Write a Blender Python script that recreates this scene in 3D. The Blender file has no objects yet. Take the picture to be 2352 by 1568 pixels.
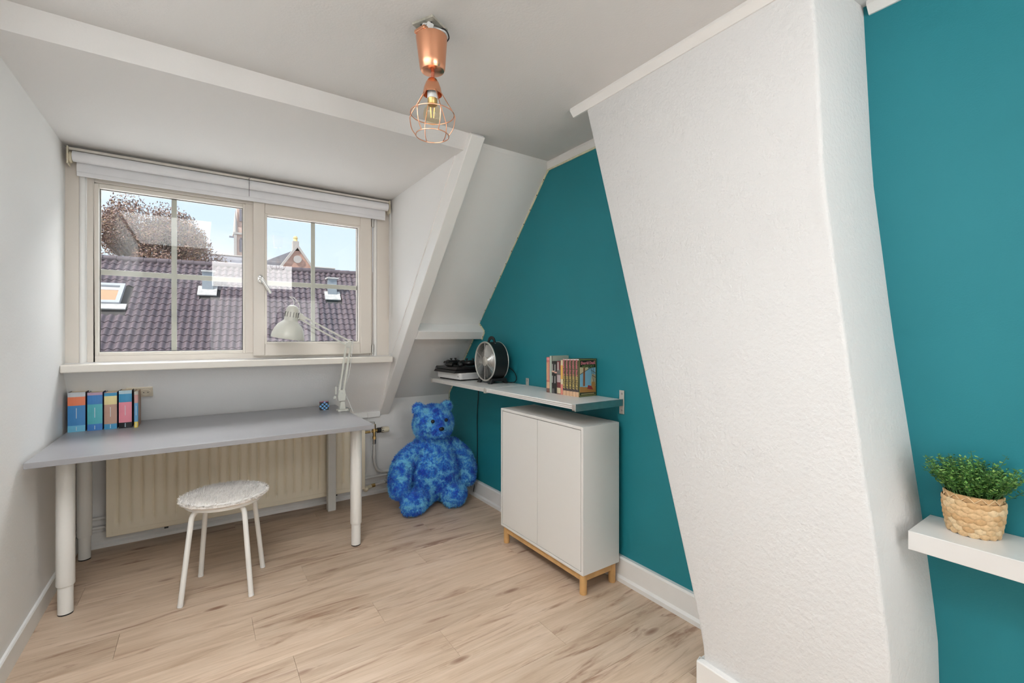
import bpy, math, random
from mathutils import Vector, Matrix, Euler
random.seed(7)
S = bpy.context.scene
C = S.collection
pi = math.pi

# ------------------------------------------------------------------ camera
H = 1.231
cam_d = bpy.data.cameras.new('camera'); cam = bpy.data.objects.new('camera', cam_d); C.objects.link(cam)
cam_d.sensor_width = 36.0; cam_d.lens = 36.0 * 1045.0 / 2352.0
cam_d.shift_y = -13.0 / 2352.0
cam_d.clip_start = 0.02; cam_d.clip_end = 500
cam.location = (0, 0, H)
cam.rotation_euler = (math.radians(90), 0, math.radians(-34.4))
S.camera = cam

# ------------------------------------------------------------------ view + world + sun + added lights + portal
S.view_settings.view_transform = 'Standard'
S.view_settings.look = 'None'
S.view_settings.gamma = 1.0
S.view_settings.use_curve_mapping = False
S.view_settings.exposure = 0.02
S.cycles.max_bounces = 6
S.cycles.diffuse_bounces = 4
S.cycles.glossy_bounces = 3
S.cycles.transparent_max_bounces = 8
S.cycles.use_adaptive_sampling = True
S.cycles.adaptive_threshold = .12
S.cycles.adaptive_min_samples = 16
S.cycles.sample_clamp_indirect = 6.0
S.cycles.caustics_reflective = False
S.cycles.caustics_refractive = False
S.cycles.use_denoising = True

SKY = 1.25
W = bpy.data.worlds.new('sky'); S.world = W; W.use_nodes = True
wn = W.node_tree.nodes; wl = W.node_tree.links
wn.clear()
wo = wn.new('ShaderNodeOutputWorld'); wb = wn.new('ShaderNodeBackground')
wt = wn.new('ShaderNodeTexCoord'); ws = wn.new('ShaderNodeSeparateXYZ')
wr = wn.new('ShaderNodeValToRGB')
wl.new(wt.outputs['Generated'], ws.inputs[0]); wl.new(ws.outputs['Z'], wr.inputs[0])
cr = wr.color_ramp
cr.elements[0].position = 0.0; cr.elements[0].color = (0.80, 0.87, 0.95, 1)
cr.elements[1].position = 0.55; cr.elements[1].color = (0.58, 0.74, 0.95, 1)
q = cr.elements.new(0.20); q.color = (0.64, 0.78, 0.94, 1)
wc = wn.new('ShaderNodeTexNoise'); wc.inputs['Scale'].default_value = 3.2; wc.inputs['Detail'].default_value = 6
wm = wn.new('ShaderNodeMapping'); wm.inputs['Scale'].default_value = (1, 1, 3.5)
wl.new(wt.outputs['Generated'], wm.inputs[0]); wl.new(wm.outputs[0], wc.inputs['Vector'])
wcr = wn.new('ShaderNodeValToRGB'); wcr.color_ramp.elements[0].position = 0.48; wcr.color_ramp.elements[1].position = 0.75
wl.new(wc.outputs['Fac'], wcr.inputs[0])
wx = wn.new('ShaderNodeMix'); wx.data_type = 'RGBA'
wl.new(wcr.outputs[0], wx.inputs[0]); wl.new(wr.outputs[0], wx.inputs[6]); wx.inputs[7].default_value = (0.84, 0.88, 0.93, 1)
wl.new(wx.outputs[2], wb.inputs[0]); wb.inputs[1].default_value = SKY
wl.new(wb.outputs[0], wo.inputs[0])

def light(name, kind, loc, power, col=(1, 1, 1), **kw):
    l = bpy.data.lights.new(name, kind); l.energy = power; l.color = col
    for k, v in kw.items(): setattr(l, k, v)
    o = bpy.data.objects.new(name, l); C.objects.link(o); o.location = loc
    return o
sun = light('sun', 'SUN', (0, -5, 20), 6.5, (1.0, 0.95, 0.88), angle=math.radians(2))
sun.rotation_euler = Vector((0.66, 0.24, -0.70)).to_track_quat('-Z', 'Y').to_euler()
ZC_ = 2.29
# added fill lights out of view: a made-up rooflight above the camera,
# made-up glazed doors in the rear wall and a transom, both behind the camera
rear_l = light('rear_fill_light', 'AREA', (.92, -1.86, .96), 19, (1.0, 0.985, 0.965), shape='RECTANGLE', size=1.58, size_y=1.76)
rear_l.rotation_euler = Vector((0, 1, 0)).to_track_quat('-Z', 'Y').to_euler()
tran_l = light('transom_fill_light', 'AREA', (0.62, -0.745, 2.08), 9.5, (1.0, 0.985, 0.965), shape='RECTANGLE', size=0.98, size_y=0.34)
tran_l.rotation_euler = Vector((0, 1, 0)).to_track_quat('-Z', 'Y').to_euler()
top_l = light('ceiling_fill_light', 'AREA', (-.24, .81, ZC_ + .335), 41, (.945, 0.98, 1.0), shape='RECTANGLE', size=.62, size_y=1.58)
# area light added outside above the view, pushing extra light through the dormer window
front_l = light('outdoor_fill_light', 'AREA', (.55, 4.9, 3.72), 205, (1.0, 0.99, 0.985), shape='RECTANGLE', size=3.6, size_y=1.6)
front_l.rotation_euler = Vector((-.10, -.58, -.81)).to_track_quat('-Z', 'Y').to_euler()
# light portal: the dormer window lets the sky in
por = light('dormer_window_portal', 'AREA', (0.28, 3.42, 1.58), 1, shape='RECTANGLE', size=1.5, size_y=1.0)
por.rotation_euler = Vector((0, -1, 0)).to_track_quat('-Z', 'Y').to_euler()
por.data.cycles.is_portal = True

# ------------------------------------------------------------------ materials
def nmat(name):
    m = bpy.data.materials.new(name); m.use_nodes = True
    nt = m.node_tree; b = nt.nodes['Principled BSDF']
    return m, nt, b
def setc(s, v): s.default_value = (v[0], v[1], v[2], 1)
def ramp(nt, fac, stops):
    r = nt.nodes.new('ShaderNodeValToRGB'); e = r.color_ramp.elements
    e[0].position, e[0].color = stops[0][0], (*stops[0][1], 1)
    e[1].position, e[1].color = stops[-1][0], (*stops[-1][1], 1)
    for p, c in stops[1:-1]:
        n = e.new(p); n.color = (*c, 1)
    nt.links.new(fac, r.inputs[0]); return r.outputs[0]
def coords(nt, kind='Object', scale=(1, 1, 1), loc=(0, 0, 0)):
    t = nt.nodes.new('ShaderNodeTexCoord'); m = nt.nodes.new('ShaderNodeMapping')
    m.inputs['Scale'].default_value = scale; m.inputs['Location'].default_value = loc
    nt.links.new(t.outputs[kind], m.inputs[0]); return m.outputs[0]
def noise(nt, vec, scale, detail=3, rough=.5, dist=0.0):
    n = nt.nodes.new('ShaderNodeTexNoise'); n.inputs['Scale'].default_value = scale
    n.inputs['Detail'].default_value = detail; n.inputs['Roughness'].default_value = rough; n.inputs['Distortion'].default_value = dist
    nt.links.new(vec, n.inputs['Vector']); return n.outputs['Fac']
def bump(nt, b, h, strength, dist):
    n = nt.nodes.new('ShaderNodeBump'); n.inputs['Strength'].default_value = strength; n.inputs['Distance'].default_value = dist
    nt.links.new(h, n.inputs['Height']); nt.links.new(n.outputs[0], b.inputs['Normal'])
def mixc(nt, fac, a, b, mode='MIX'):
    n = nt.nodes.new('ShaderNodeMix'); n.data_type = 'RGBA'; n.blend_type = mode
    for s, v in ((n.inputs[0], fac), (n.inputs[6], a), (n.inputs[7], b)):
        if isinstance(v, (int, float)): s.default_value = v
        elif isinstance(v, tuple): setc(s, v)
        else: nt.links.new(v, s)
    return n.outputs[2]
def plain(name, col, rough=.5, metal=0, var=.05, vscale=14, bmp=0, bscale=120, bdist=.002, spec=.5, **kw):
    m, nt, b = nmat(name)
    v = coords(nt)
    if var > .016:
        f = noise(nt, v, vscale, 2)
        lo = tuple(max(0, c * (1 - var)) for c in col); hi = tuple(min(1, c * (1 + var)) for c in col)
        nt.links.new(ramp(nt, f, [(.3, lo), (.7, hi)]), b.inputs['Base Color'])
    else: setc(b.inputs['Base Color'], col)
    b.inputs['Roughness'].default_value = rough; b.inputs['Metallic'].default_value = metal
    b.inputs['Specular IOR Level'].default_value = spec
    if bmp: bump(nt, b, noise(nt, v, bscale, 2), bmp, bdist)
    return m

WHITE = (.87, .86, .845)
M = {}
M['wall'] = plain('white_plaster', WHITE, .75, var=.015, vscale=3, bmp=.25, bscale=90, bdist=.002)
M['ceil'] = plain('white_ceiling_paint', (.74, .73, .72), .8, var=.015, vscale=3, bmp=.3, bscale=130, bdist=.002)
M['panel'] = plain('white_painted_panel', (.86, .85, .835), .55, var=.015, vscale=3, bmp=.05, bscale=60)
M['gloss'] = plain('gloss_white_paint', (.87, .86, .84), .3, var=.01, vscale=5, bmp=.04, bscale=40)
M['trim'] = plain('trim_white_paint', (.86, .85, .83), .4, var=.02, vscale=8, bmp=.05, bscale=60)
M['cream'] = plain('cream_frame_paint', (.74, .685, .62), .38, var=.015, vscale=6)
M['cream2'] = plain('cream_sill_paint', (.79, .74, .67), .35, var=.015, vscale=6)
def rough_plaster():
    m, nt, b = nmat('rough_white_plaster')
    v = coords(nt)
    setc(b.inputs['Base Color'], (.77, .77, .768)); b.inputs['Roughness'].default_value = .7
    f1 = noise(nt, v, 62, 3, .6); f2 = noise(nt, v, 9, 1)
    a = nt.nodes.new('ShaderNodeMath'); a.operation = 'MULTIPLY_ADD'; a.inputs[1].default_value = .7
    nt.links.new(f2, a.inputs[0]); nt.links.new(f1, a.inputs[2])
    bump(nt, b, a.outputs[0], .55, .006)
    return m
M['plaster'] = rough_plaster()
def teal():
    m, nt, b = nmat('teal_wall_paint')
    v = coords(nt)
    f = noise(nt, v, 2.2, 2); f2 = noise(nt, v, 220, 1)
    nt.links.new(ramp(nt, f, [(.25, (.010, .215, .262)), (.75, (.013, .232, .282))]), b.inputs['Base Color'])
    b.inputs['Roughness'].default_value = .62
    bump(nt, b, f2, .18, .0015)
    return m
M['teal'] = teal()
def wood_floor():
    m, nt, b = nmat('oak_laminate')
    oi = nt.nodes.new('ShaderNodeObjectInfo')
    t = nt.nodes.new('ShaderNodeTexCoord')
    off = nt.nodes.new('ShaderNodeVectorMath'); off.operation = 'MULTIPLY_ADD'
    comb = nt.nodes.new('ShaderNodeCombineXYZ')
    for i in range(3): nt.links.new(oi.outputs['Random'], comb.inputs[i])
    nt.links.new(comb.outputs[0], off.inputs[0]); off.inputs[1].default_value = (37, 53, 11)
    nt.links.new(t.outputs['Object'], off.inputs[2])
    def mp(sc):
        n = nt.nodes.new('ShaderNodeMapping'); n.inputs['Scale'].default_value = sc
        nt.links.new(off.outputs[0], n.inputs[0]); return n.outputs[0]
    g1 = noise(nt, mp((1.1, 9, 1)), 2.0, 6, .60, .8)
    g2 = noise(nt, mp((2.2, 55, 1)), 3.0, 4, .6, .3)
    kn = noise(nt, mp((1.15, 9.5, 1)), 1.7, 6, .64, 1.3)
    base = ramp(nt, g1, [(.28, (.47, .335, .235)), (.48, (.60, .455, .335)), (.72, (.68, .535, .415))])
    fine = ramp(nt, g2, [(.3, (.90, .885, .87)), (.65, (1.03, 1.03, 1.03))])
    c = mixc(nt, 1.0, base, fine, 'MULTIPLY')
    kf = ramp(nt, kn, [(.555, (0, 0, 0)), (.62, (.38, .38, .38)), (.69, (.9, .9, .9))])
    c = mixc(nt, kf, c, (.29, .165, .105))
    vo = nt.nodes.new('ShaderNodeTexVoronoi'); vo.inputs['Scale'].default_value = 1.0; vo.inputs['Randomness'].default_value = 1.0
    nt.links.new(mp((2.3, 7.0, 1)), vo.inputs['Vector'])
    rg = nt.nodes.new('ShaderNodeMath'); rg.operation = 'SINE'
    ra = nt.nodes.new('ShaderNodeMath'); ra.operation = 'MULTIPLY_ADD'; ra.inputs[1].default_value = 60
    nt.links.new(vo.outputs['Distance'], ra.inputs[0]); nt.links.new(g1, ra.inputs[2]); nt.links.new(ra.outputs[0], rg.inputs[0])
    ringm = ramp(nt, vo.outputs['Distance'], [(.05, (.55, .55, .55)), (.30, (0, 0, 0))])
    ringc = ramp(nt, rg.outputs[0], [(.2, (.84, .80, .77)), (.8, (1.0, 1.0, 1.0))])
    c = mixc(nt, ringm, c, mixc(nt, 1.0, c, ringc, 'MULTIPLY'))
    core = ramp(nt, vo.outputs['Distance'], [(.04, (.95, .95, .95)), (.13, (0, 0, 0))])
    c = mixc(nt, core, c, (.24, .13, .085))
    tone = ramp(nt, oi.outputs['Random'], [(0, (.93, .92, .91)), (1, (1.10, 1.09, 1.08))])
    c = mixc(nt, 1.0, c, tone, 'MULTIPLY')
    nt.links.new(c, b.inputs['Base Color'])
    b.inputs['Roughness'].default_value = .46
    bump(nt, b, g2, .10, .001)
    return m
M['floor'] = wood_floor()
M['desk'] = plain('grey_desktop', (.30, .295, .305), .36, var=.02, vscale=9, bmp=.03, bscale=300, bdist=.0006)
M['leg'] = plain('white_powder_coat', (.80, .785, .75), .4, var=.01)
M['legold'] = plain('old_white_paint', (.70, .69, .66), .5, var=.02)
M['rad'] = plain('cream_radiator_enamel', (.87, .79, .63), .4, var=.02, vscale=5)
M['black'] = plain('black_plastic', (.012, .012, .013), .38, var=.2)
M['blackm'] = plain('black_painted_metal', (.012, .012, .012), .32, var=.15)
M['darkgap'] = plain('dark_gap', (.02, .02, .022), .7)
M['chrome'] = plain('brushed_chrome', (.75, .74, .72), .28, metal=1, var=.04)
M['steel'] = plain('brushed_steel', (.55, .54, .52), .34, metal=1, var=.05, vscale=40)
M['alu'] = plain('satin_aluminium', (.70, .67, .62), .42, metal=.75, var=.04)
M['brass'] = plain('aged_brass', (.55, .38, .16), .38, metal=1, var=.25, vscale=60)
M['copper'] = plain('copper_metal', (.88, .43, .26), .26, metal=1, var=.05, vscale=8)
M['copperw'] = plain('copper_wire', (.86, .45, .30), .3, metal=1, var=.06)
M['birch'] = plain('birch_wood', (.66, .39, .16), .5, var=.10, vscale=20)
M['cab'] = plain('white_foil', (.76, .745, .715), .42, var=.01)
M['shelfw'] = plain('white_shelf_foil', (.82, .805, .785), .3, var=.01)
M['lamp'] = plain('lamp_grey_white', (.66, .655, .59), .32, var=.02)
M['plasticw'] = plain('white_plastic', (.80, .79, .77), .4, var=.02)
M['plasticc'] = plain('cream_plastic', (.78, .71, .55), .42, var=.03)
M['socket'] = plain('beige_socket_plastic', (.72, .64, .51), .4, var=.02)
M['blind'] = plain('white_blind_fabric', (.80, .80, .82), .8, var=.02, bmp=.1, bscale=400, bdist=.0005)
M['fluff'] = plain('ivory_sheepskin', (.88, .84, .80), .9, var=.06, vscale=40, spec=.1)
M['paper'] = plain('book_paper', (.66, .55, .40), .8, var=.10, vscale=60)
M['paperw'] = plain('white_book_paper', (.76, .75, .68), .8, var=.06, vscale=60)
M['rubber'] = plain('grey_hose', (.66, .65, .62), .5, var=.04)
M['tape'] = plain('cream_seam_strip', (.74, .72, .52), .6, var=.10, vscale=40)
def glass(name, tint, fac):
    m = bpy.data.materials.new(name); m.use_nodes = True; nt = m.node_tree; nt.nodes.clear()
    o = nt.nodes.new('ShaderNodeOutputMaterial'); t = nt.nodes.new('ShaderNodeBsdfTransparent'); g = nt.nodes.new('ShaderNodeBsdfGlossy')
    x = nt.nodes.new('ShaderNodeMixShader'); f = nt.nodes.new('ShaderNodeLayerWeight'); f.inputs[0].default_value = .5
    p = nt.nodes.new('ShaderNodeMath'); p.operation = 'POWER'; p.inputs[1].default_value = 5
    k = nt.nodes.new('ShaderNodeMath'); k.operation = 'MULTIPLY_ADD'; k.inputs[1].default_value = .6; k.inputs[2].default_value = fac
    nt.links.new(f.outputs['Facing'], p.inputs[0]); nt.links.new(p.outputs[0], k.inputs[0]); nt.links.new(k.outputs[0], x.inputs[0])
    setc(t.inputs[0], tint); setc(g.inputs[0], (1, 1, 1)); g.inputs['Roughness'].default_value = .0
    nt.links.new(t.outputs[0], x.inputs[1]); nt.links.new(g.outputs[0], x.inputs[2]); nt.links.new(x.outputs[0], o.inputs[0])
    return m
M['glass'] = glass('window_glass', (.985, .99, .985), .032)
M['bulb'] = glass('clear_bulb_glass', (1.0, .94, .80), .03)

_cc = {}
def col(c, rough=.45):
    k = (tuple(round(x, 3) for x in c), rough)
    if k not in _cc: _cc[k] = plain('print_colour', c, rough, var=.03, vscale=30)
    return _cc[k]

# ------------------------------------------------------------------ mesh helpers
class MB:
    def __init__(s): s.v = []; s.f = []
    def add(s, vs, fs):
        n = len(s.v); s.v += [tuple(p) for p in vs]; s.f += [tuple(i + n for i in f) for f in fs]; return s
    def mm(s, a, b):
        x0, y0, z0 = a; x1, y1, z1 = b
        return s.add([(x0, y0, z0), (x1, y0, z0), (x1, y1, z0), (x0, y1, z0), (x0, y0, z1), (x1, y0, z1), (x1, y1, z1), (x0, y1, z1)],
                     [(0, 3, 2, 1), (4, 5, 6, 7), (0, 1, 5, 4), (1, 2, 6, 5), (2, 3, 7, 6), (3, 0, 4, 7)])
    def box(s, c, size, rot=None):
        hx, hy, hz = (q / 2 for q in size)
        pts = [Vector(p) for p in ((-hx, -hy, -hz), (hx, -hy, -hz), (hx, hy, -hz), (-hx, hy, -hz), (-hx, -hy, hz), (hx, -hy, hz), (hx, hy, hz), (-hx, hy, hz))]
        R = rot if rot is not None else Matrix.Identity(3)
        c = Vector(c)
        return s.add([R @ p + c for p in pts], [(0, 3, 2, 1), (4, 5, 6, 7), (0, 1, 5, 4), (1, 2, 6, 5), (2, 3, 7, 6), (3, 0, 4, 7)])
    def bar(s, a, b, w, h, side=(0, 0, 1)):
        a = Vector(a); b = Vector(b); z = (b - a); L = z.length; z.normalize()
        x = Vector(side).cross(z)
        if x.length < 1e-5: x = Vector((1, 0, 0)).cross(z)
        x.normalize(); y = z.cross(x)
        return s.box((a + b) / 2, (w, h, L), Matrix((x, y, z)).transposed())
    def lathe(s, prof, n=24, o=(0, 0, 0), d=(0, 0, 1), close=True):
        o = Vector(o); d = Vector(d).normalized()
        x = d.orthogonal().normalized(); y = d.cross(x)
        vs = []; fs = []
        for r, h in prof:
            for i in range(n):
                a = 2 * pi * i / n
                vs.append(o + d * h + (x * math.cos(a) + y * math.sin(a)) * r)
        for k in range(len(prof) - 1):
            for i in range(n):
                j = (i + 1) % n
                fs.append((k * n + i, k * n + j, (k + 1) * n + j, (k + 1) * n + i))
        if close:
            if prof[0][0] > 1e-6: fs.append(tuple(range(n))[::-1])
            if prof[-1][0] > 1e-6: fs.append(tuple((len(prof) - 1) * n + i for i in range(n)))
        return s.add(vs, fs)
    def cyl(s, a, b, r, r2=None, n=20):
        a = Vector(a); b = Vector(b); L = (b - a).length
        return s.lathe([(r, 0), (r if r2 is None else r2, L)], n, a, b - a)
    def tube(s, pts, r, n=10, cap=True):
        P = [Vector(p) for p in pts]; vs = []; fs = []
        R = r if isinstance(r, (list, tuple)) else [r] * len(P)
        x = None
        for i, p in enumerate(P):
            t = (P[min(i + 1, len(P) - 1)] - P[max(i - 1, 0)]).normalized()
            if x is None: x = t.orthogonal().normalized()
            else:
                x = x - t * x.dot(t)
                x = x.normalized() if x.length > 1e-6 else t.orthogonal().normalized()
            y = t.cross(x)
            for k in range(n):
                a = 2 * pi * k / n; vs.append(p + (x * math.cos(a) + y * math.sin(a)) * R[i])
        for i in range(len(P) - 1):
            for k in range(n):
                j = (k + 1) % n; fs.append((i * n + k, i * n + j, (i + 1) * n + j, (i + 1) * n + k))
        if cap: fs.append(tuple(range(n))[::-1]); fs.append(tuple((len(P) - 1) * n + k for k in range(n)))
        return s.add(vs, fs)
    def ring(s, c, d, R, r, n=40, m=8):
        c = Vector(c); d = Vector(d).normalized(); x = d.orthogonal().normalized(); y = d.cross(x); vs = []; fs = []
        for i in range(n):
            a = 2 * pi * i / n; e = x * math.cos(a) + y * math.sin(a)
            for k in range(m):
                b = 2 * pi * k / m; vs.append(c + e * (R + r * math.cos(b)) + d * (r * math.sin(b)))
        for i in range(n):
            for k in range(m):
                i2 = (i + 1) % n; k2 = (k + 1) % m
                fs.append((i * m + k, i2 * m + k, i2 * m + k2, i * m + k2))
        return s.add(vs, fs)
    def ball(s, c, r, n=20, m=12, R=None):
        rx, ry, rz = r if isinstance(r, (tuple, list)) else (r, r, r)
        c = Vector(c); vs = []; fs = []
        for i in range(m + 1):
            th = pi * i / m
            for k in range(n):
                a = 2 * pi * k / n
                p = Vector((rx * math.sin(th) * math.cos(a), ry * math.sin(th) * math.sin(a), rz * math.cos(th)))
                vs.append(c + (R @ p if R is not None else p))
        for i in range(m):
            for k in range(n):
                j = (k + 1) % n; fs.append((i * n + k, (i + 1) * n + k, (i + 1) * n + j, i * n + j))
        return s.add(vs, fs)
    def prism(s, poly, axis, a, b):
        """poly: 2D points; axis 'x': (y,z), 'y': (x,z), 'z': (x,y); extruded from a to b"""
        f = {'x': lambda p, t: (t, p[0], p[1]), 'y': lambda p, t: (p[0], t, p[1]), 'z': lambda p, t: (p[0], p[1], t)}[axis]
        n = len(poly)
        vs = [f(p, a) for p in poly] + [f(p, b) for p in poly]
        fs = [tuple(range(n))[::-1], tuple(range(n, 2 * n))] + [(i, (i + 1) % n, n + (i + 1) % n, n + i) for i in range(n)]
        return s.add(vs, fs)
    def mesh(s, name, smooth=None, o=(0, 0, 0)):
        me = bpy.data.meshes.new(name)
        ox, oy, oz = o
        me.from_pydata([(x - ox, y - oy, z - oz) for x, y, z in s.v], [], s.f)
        me.validate(); 
        import bmesh
        bm = bmesh.new(); bm.from_mesh(me)
        bmesh.ops.remove_doubles(bm, verts=bm.verts, dist=1e-6)
        bmesh.ops.recalc_face_normals(bm, faces=bm.faces); bm.to_mesh(me); bm.free()
        if smooth is not None:
            me.shade_smooth(); me.set_sharp_from_angle(angle=math.radians(smooth))
        return me

def link(name, me, mat, parent=None, loc=(0, 0, 0), rot=None, bev=0, seg=2, **props):
    o = bpy.data.objects.new(name, me); C.objects.link(o)
    if mat is not None and len(me.materials) == 0: me.materials.append(mat)
    o.location = loc
    if rot is not None: o.rotation_euler = rot
    if parent is not None: o.parent = parent
    if bev:
        b = o.modifiers.new('edge', 'BEVEL'); b.width = bev; b.segments = seg; b.limit_method = 'ANGLE'; b.angle_limit = math.radians(40)
    for k, v in props.items(): o[k] = v
    return o
def top(o):
    while o.parent: o = o.parent
    return o
def wpos(o):
    p = Vector((0, 0, 0))
    while o: p += Vector(o.location); o = o.parent
    return p
def part(name, mb, mat, parent, smooth=None, bev=0, **p):
    """world-space builder: vertices given in room coordinates, parent things carry no rotation"""
    return link(name, mb.mesh(name, smooth, wpos(parent)), mat, parent, bev=bev, **p)
def lpart(name, mb, mat, parent, smooth=None, bev=0, **p):
    """local-space builder: vertices relative to the parent"""
    return link(name, mb.mesh(name, smooth), mat, parent, bev=bev, **p)
def thing(name, label, cat, loc, rotz=0, group=None):
    o = bpy.data.objects.new(name, None); C.objects.link(o); o.location = loc; o.rotation_euler = (0, 0, rotz)
    o.empty_display_size = .05
    o['label'] = label; o['category'] = cat
    if group: o['group'] = group
    return o
def struct(name, mb, mat, label=None, smooth=None, bev=0, o=(0, 0, 0)):
    ob = link(name, mb.mesh(name, smooth, o), mat, None, loc=o, bev=bev)
    ob['kind'] = 'structure'
    if label: ob['label'] = label
    return ob
def sempty(name, label, loc):
    o = bpy.data.objects.new(name, None); C.objects.link(o); o.location = loc; o['kind'] = 'structure'; o['label'] = label
    return o
def cr_pts(P, n=8):
    """Catmull-Rom through points"""
    P = [Vector(p) for p in P]; Q = [P[0] * 2 - P[1]] + P + [P[-1] * 2 - P[-2]]; out = []
    for i in range(1, len(Q) - 2):
        for k in range(n):
            t = k / n; a, b, c, d = Q[i - 1], Q[i], Q[i + 1], Q[i + 2]
            out.append(.5 * ((2 * b) + (c - a) * t + (2 * a - 5 * b + 4 * c - d) * t * t + (3 * b - a - 3 * c + d) * t ** 3))
    out.append(P[-1]); return out
def text_mesh(s, size, extrude=.0002, sx=1.0, bold=0.0):
    cu = bpy.data.curves.new('lettering', 'FONT'); cu.body = s; cu.size = size; cu.extrude = extrude; cu.offset = bold
    cu.align_x = 'CENTER'; cu.align_y = 'CENTER'; cu.resolution_u = 2
    o = bpy.data.objects.new('lettering_tmp', cu); C.objects.link(o)
    dg = bpy.context.evaluated_depsgraph_get(); dg.update()
    me = bpy.data.meshes.new_from_object(o.evaluated_get(dg))
    bpy.data.objects.remove(o); bpy.data.curves.remove(cu)
    me.materials.clear()
    if sx != 1.0:
        for v in me.vertices: v.co.x *= sx
    return me

# ------------------------------------------------------------------ room shell
XL, XR, YK, YB, ZC = -.585, 1.765, 3.545, -1.9, 2.29
SL = 1.121                                  # roof slope, fall per metre
def slope_y(z, off=0): return 2.201 + (2.238 - z - off * 1.502) / SL
def slope_z(y, off=0): return 2.238 - SL * (y - 2.201) - off * 1.502

fl = struct('floor', MB().mm((XL - .1, YB - .1, -.08), (XR + .1, YK + .1, -.012)), M['darkgap'], 'light oak laminate floor of long planks')
PW, PL = .182, 1.29
base_me = MB().mm((0, 0, -.012), (PL - .0006, PW - .0006, 0)).mesh('plank')
row = 0; y = YB
k = 0
while y < YK:
    off = [0.0, .47, .93, .21, .74, 1.12, .36][row % 7] + .05
    x = XL - off
    while x < XR:
        x0, x1 = max(x, XL - .02), min(x + PL, XR + .02)
        y1 = min(y + PW, YK + .01)
        if x1 - x0 > .02:
            if x1 - x0 > PL - .001 and y1 - y > PW - .001: me = base_me
            else: me = MB().mm((x0 - x, 0, -.012), (x1 - x - .0006, y1 - y - .0006, 0)).mesh('plank')
            link('plank', me, M['floor'], fl, loc=(x, y, 0), bev=.0007)
        x += PL
    y += PW; row += 1

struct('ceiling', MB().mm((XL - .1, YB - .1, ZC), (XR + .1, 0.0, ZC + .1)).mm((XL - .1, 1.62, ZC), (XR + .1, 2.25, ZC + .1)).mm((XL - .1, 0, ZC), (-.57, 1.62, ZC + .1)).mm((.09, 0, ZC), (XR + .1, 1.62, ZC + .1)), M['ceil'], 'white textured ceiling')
struct('wall_left', MB().mm((XL - .12, YB - .1, -.08), (XL, YK + .3, ZC + .1)), M['wall'], 'white plastered left wall')
struct('wall_right', MB().mm((XR, YB - .1, -.08), (XR + .12, YK + .3, ZC + .1)), M['teal'], 'teal painted right wall')
struct('wall_back', MB().mm((XL - .1, YB - .12, -.08), (XR + .1, YB, ZC + .1)), M['wall'], 'white rear wall behind the camera')
# knee wall under the roof slope
struct('wall_front', MB().mm((XL - .05, YK, -.08), (XR + .05, YK + .1, .735)), M['panel'], 'low white knee wall below the roof slope')
# roof slope to the right of the dormer
ys, zs = slope_y(2.33), 2.33
struct('wall_slope', MB().prism([(ys, zs), (YK + .02, slope_z(YK + .02)), (YK + .12, slope_z(YK + .02)), (ys + .1, zs + .06)], 'x', 1.20, XR + .02),
       M['panel'], 'white sloping roof panel right of the dormer')
# slope under the window
struct('wall_slope_window', MB().prism([(3.225, 1.075), (3.53, .64), (3.62, .64), (3.62, 1.09), (3.30, 1.09)], 'x', XL - .01, 1.16),
       M['wall'], 'white sloping panel under the window sill')
# dormer: ceiling, cheek, fascia
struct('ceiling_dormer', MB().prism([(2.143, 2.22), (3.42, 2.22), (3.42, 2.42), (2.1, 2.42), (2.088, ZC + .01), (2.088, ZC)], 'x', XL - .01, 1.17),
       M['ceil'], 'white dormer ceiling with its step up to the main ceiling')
struct('wall_dormer', MB().prism([(2.10, 2.30), (3.42, 2.30), (3.42, 1.0), (slope_y(1.0) + .02, 1.0), (slope_y(2.25) + .02, 2.25)], 'x', 1.15, 1.17),
       M['panel'], 'white triangular dormer cheek right of the window')
# rafter along the slope
def offp(y, off):                           # a point on the slope moved into the room by off
    n = Vector((SL, 1)).normalized(); return (y - n.x * off, slope_z(y) - n.y * off)
pA = offp(2.10, .085); pB = offp(3.70, .085); pC = offp(3.70, -.02); pD = offp(2.10, -.02)
struct('beam_rafter', MB().prism([(2.075, ZC), (pA[0] + .02, pA[1] - .0224), (3.54, slope_z(3.54, 0.085)), (3.55, slope_z(3.55, -.02)), (2.30, slope_z(2.30, -.03)), (2.25, ZC)], 'x', 1.157, 1.238),
       M['gloss'], 'white painted rafter along the roof slope', bev=.004)
# purlin ledge on the slope
struct('beam_purlin', MB().prism([(3.028, 1.327), (2.944, 1.261), (2.982, 1.206), (3.14, 1.206), (3.10, 1.28)], 'x', 1.238, XR - .002),
       M['trim'], 'white boxed purlin ledge across the slope', bev=.003)
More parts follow.
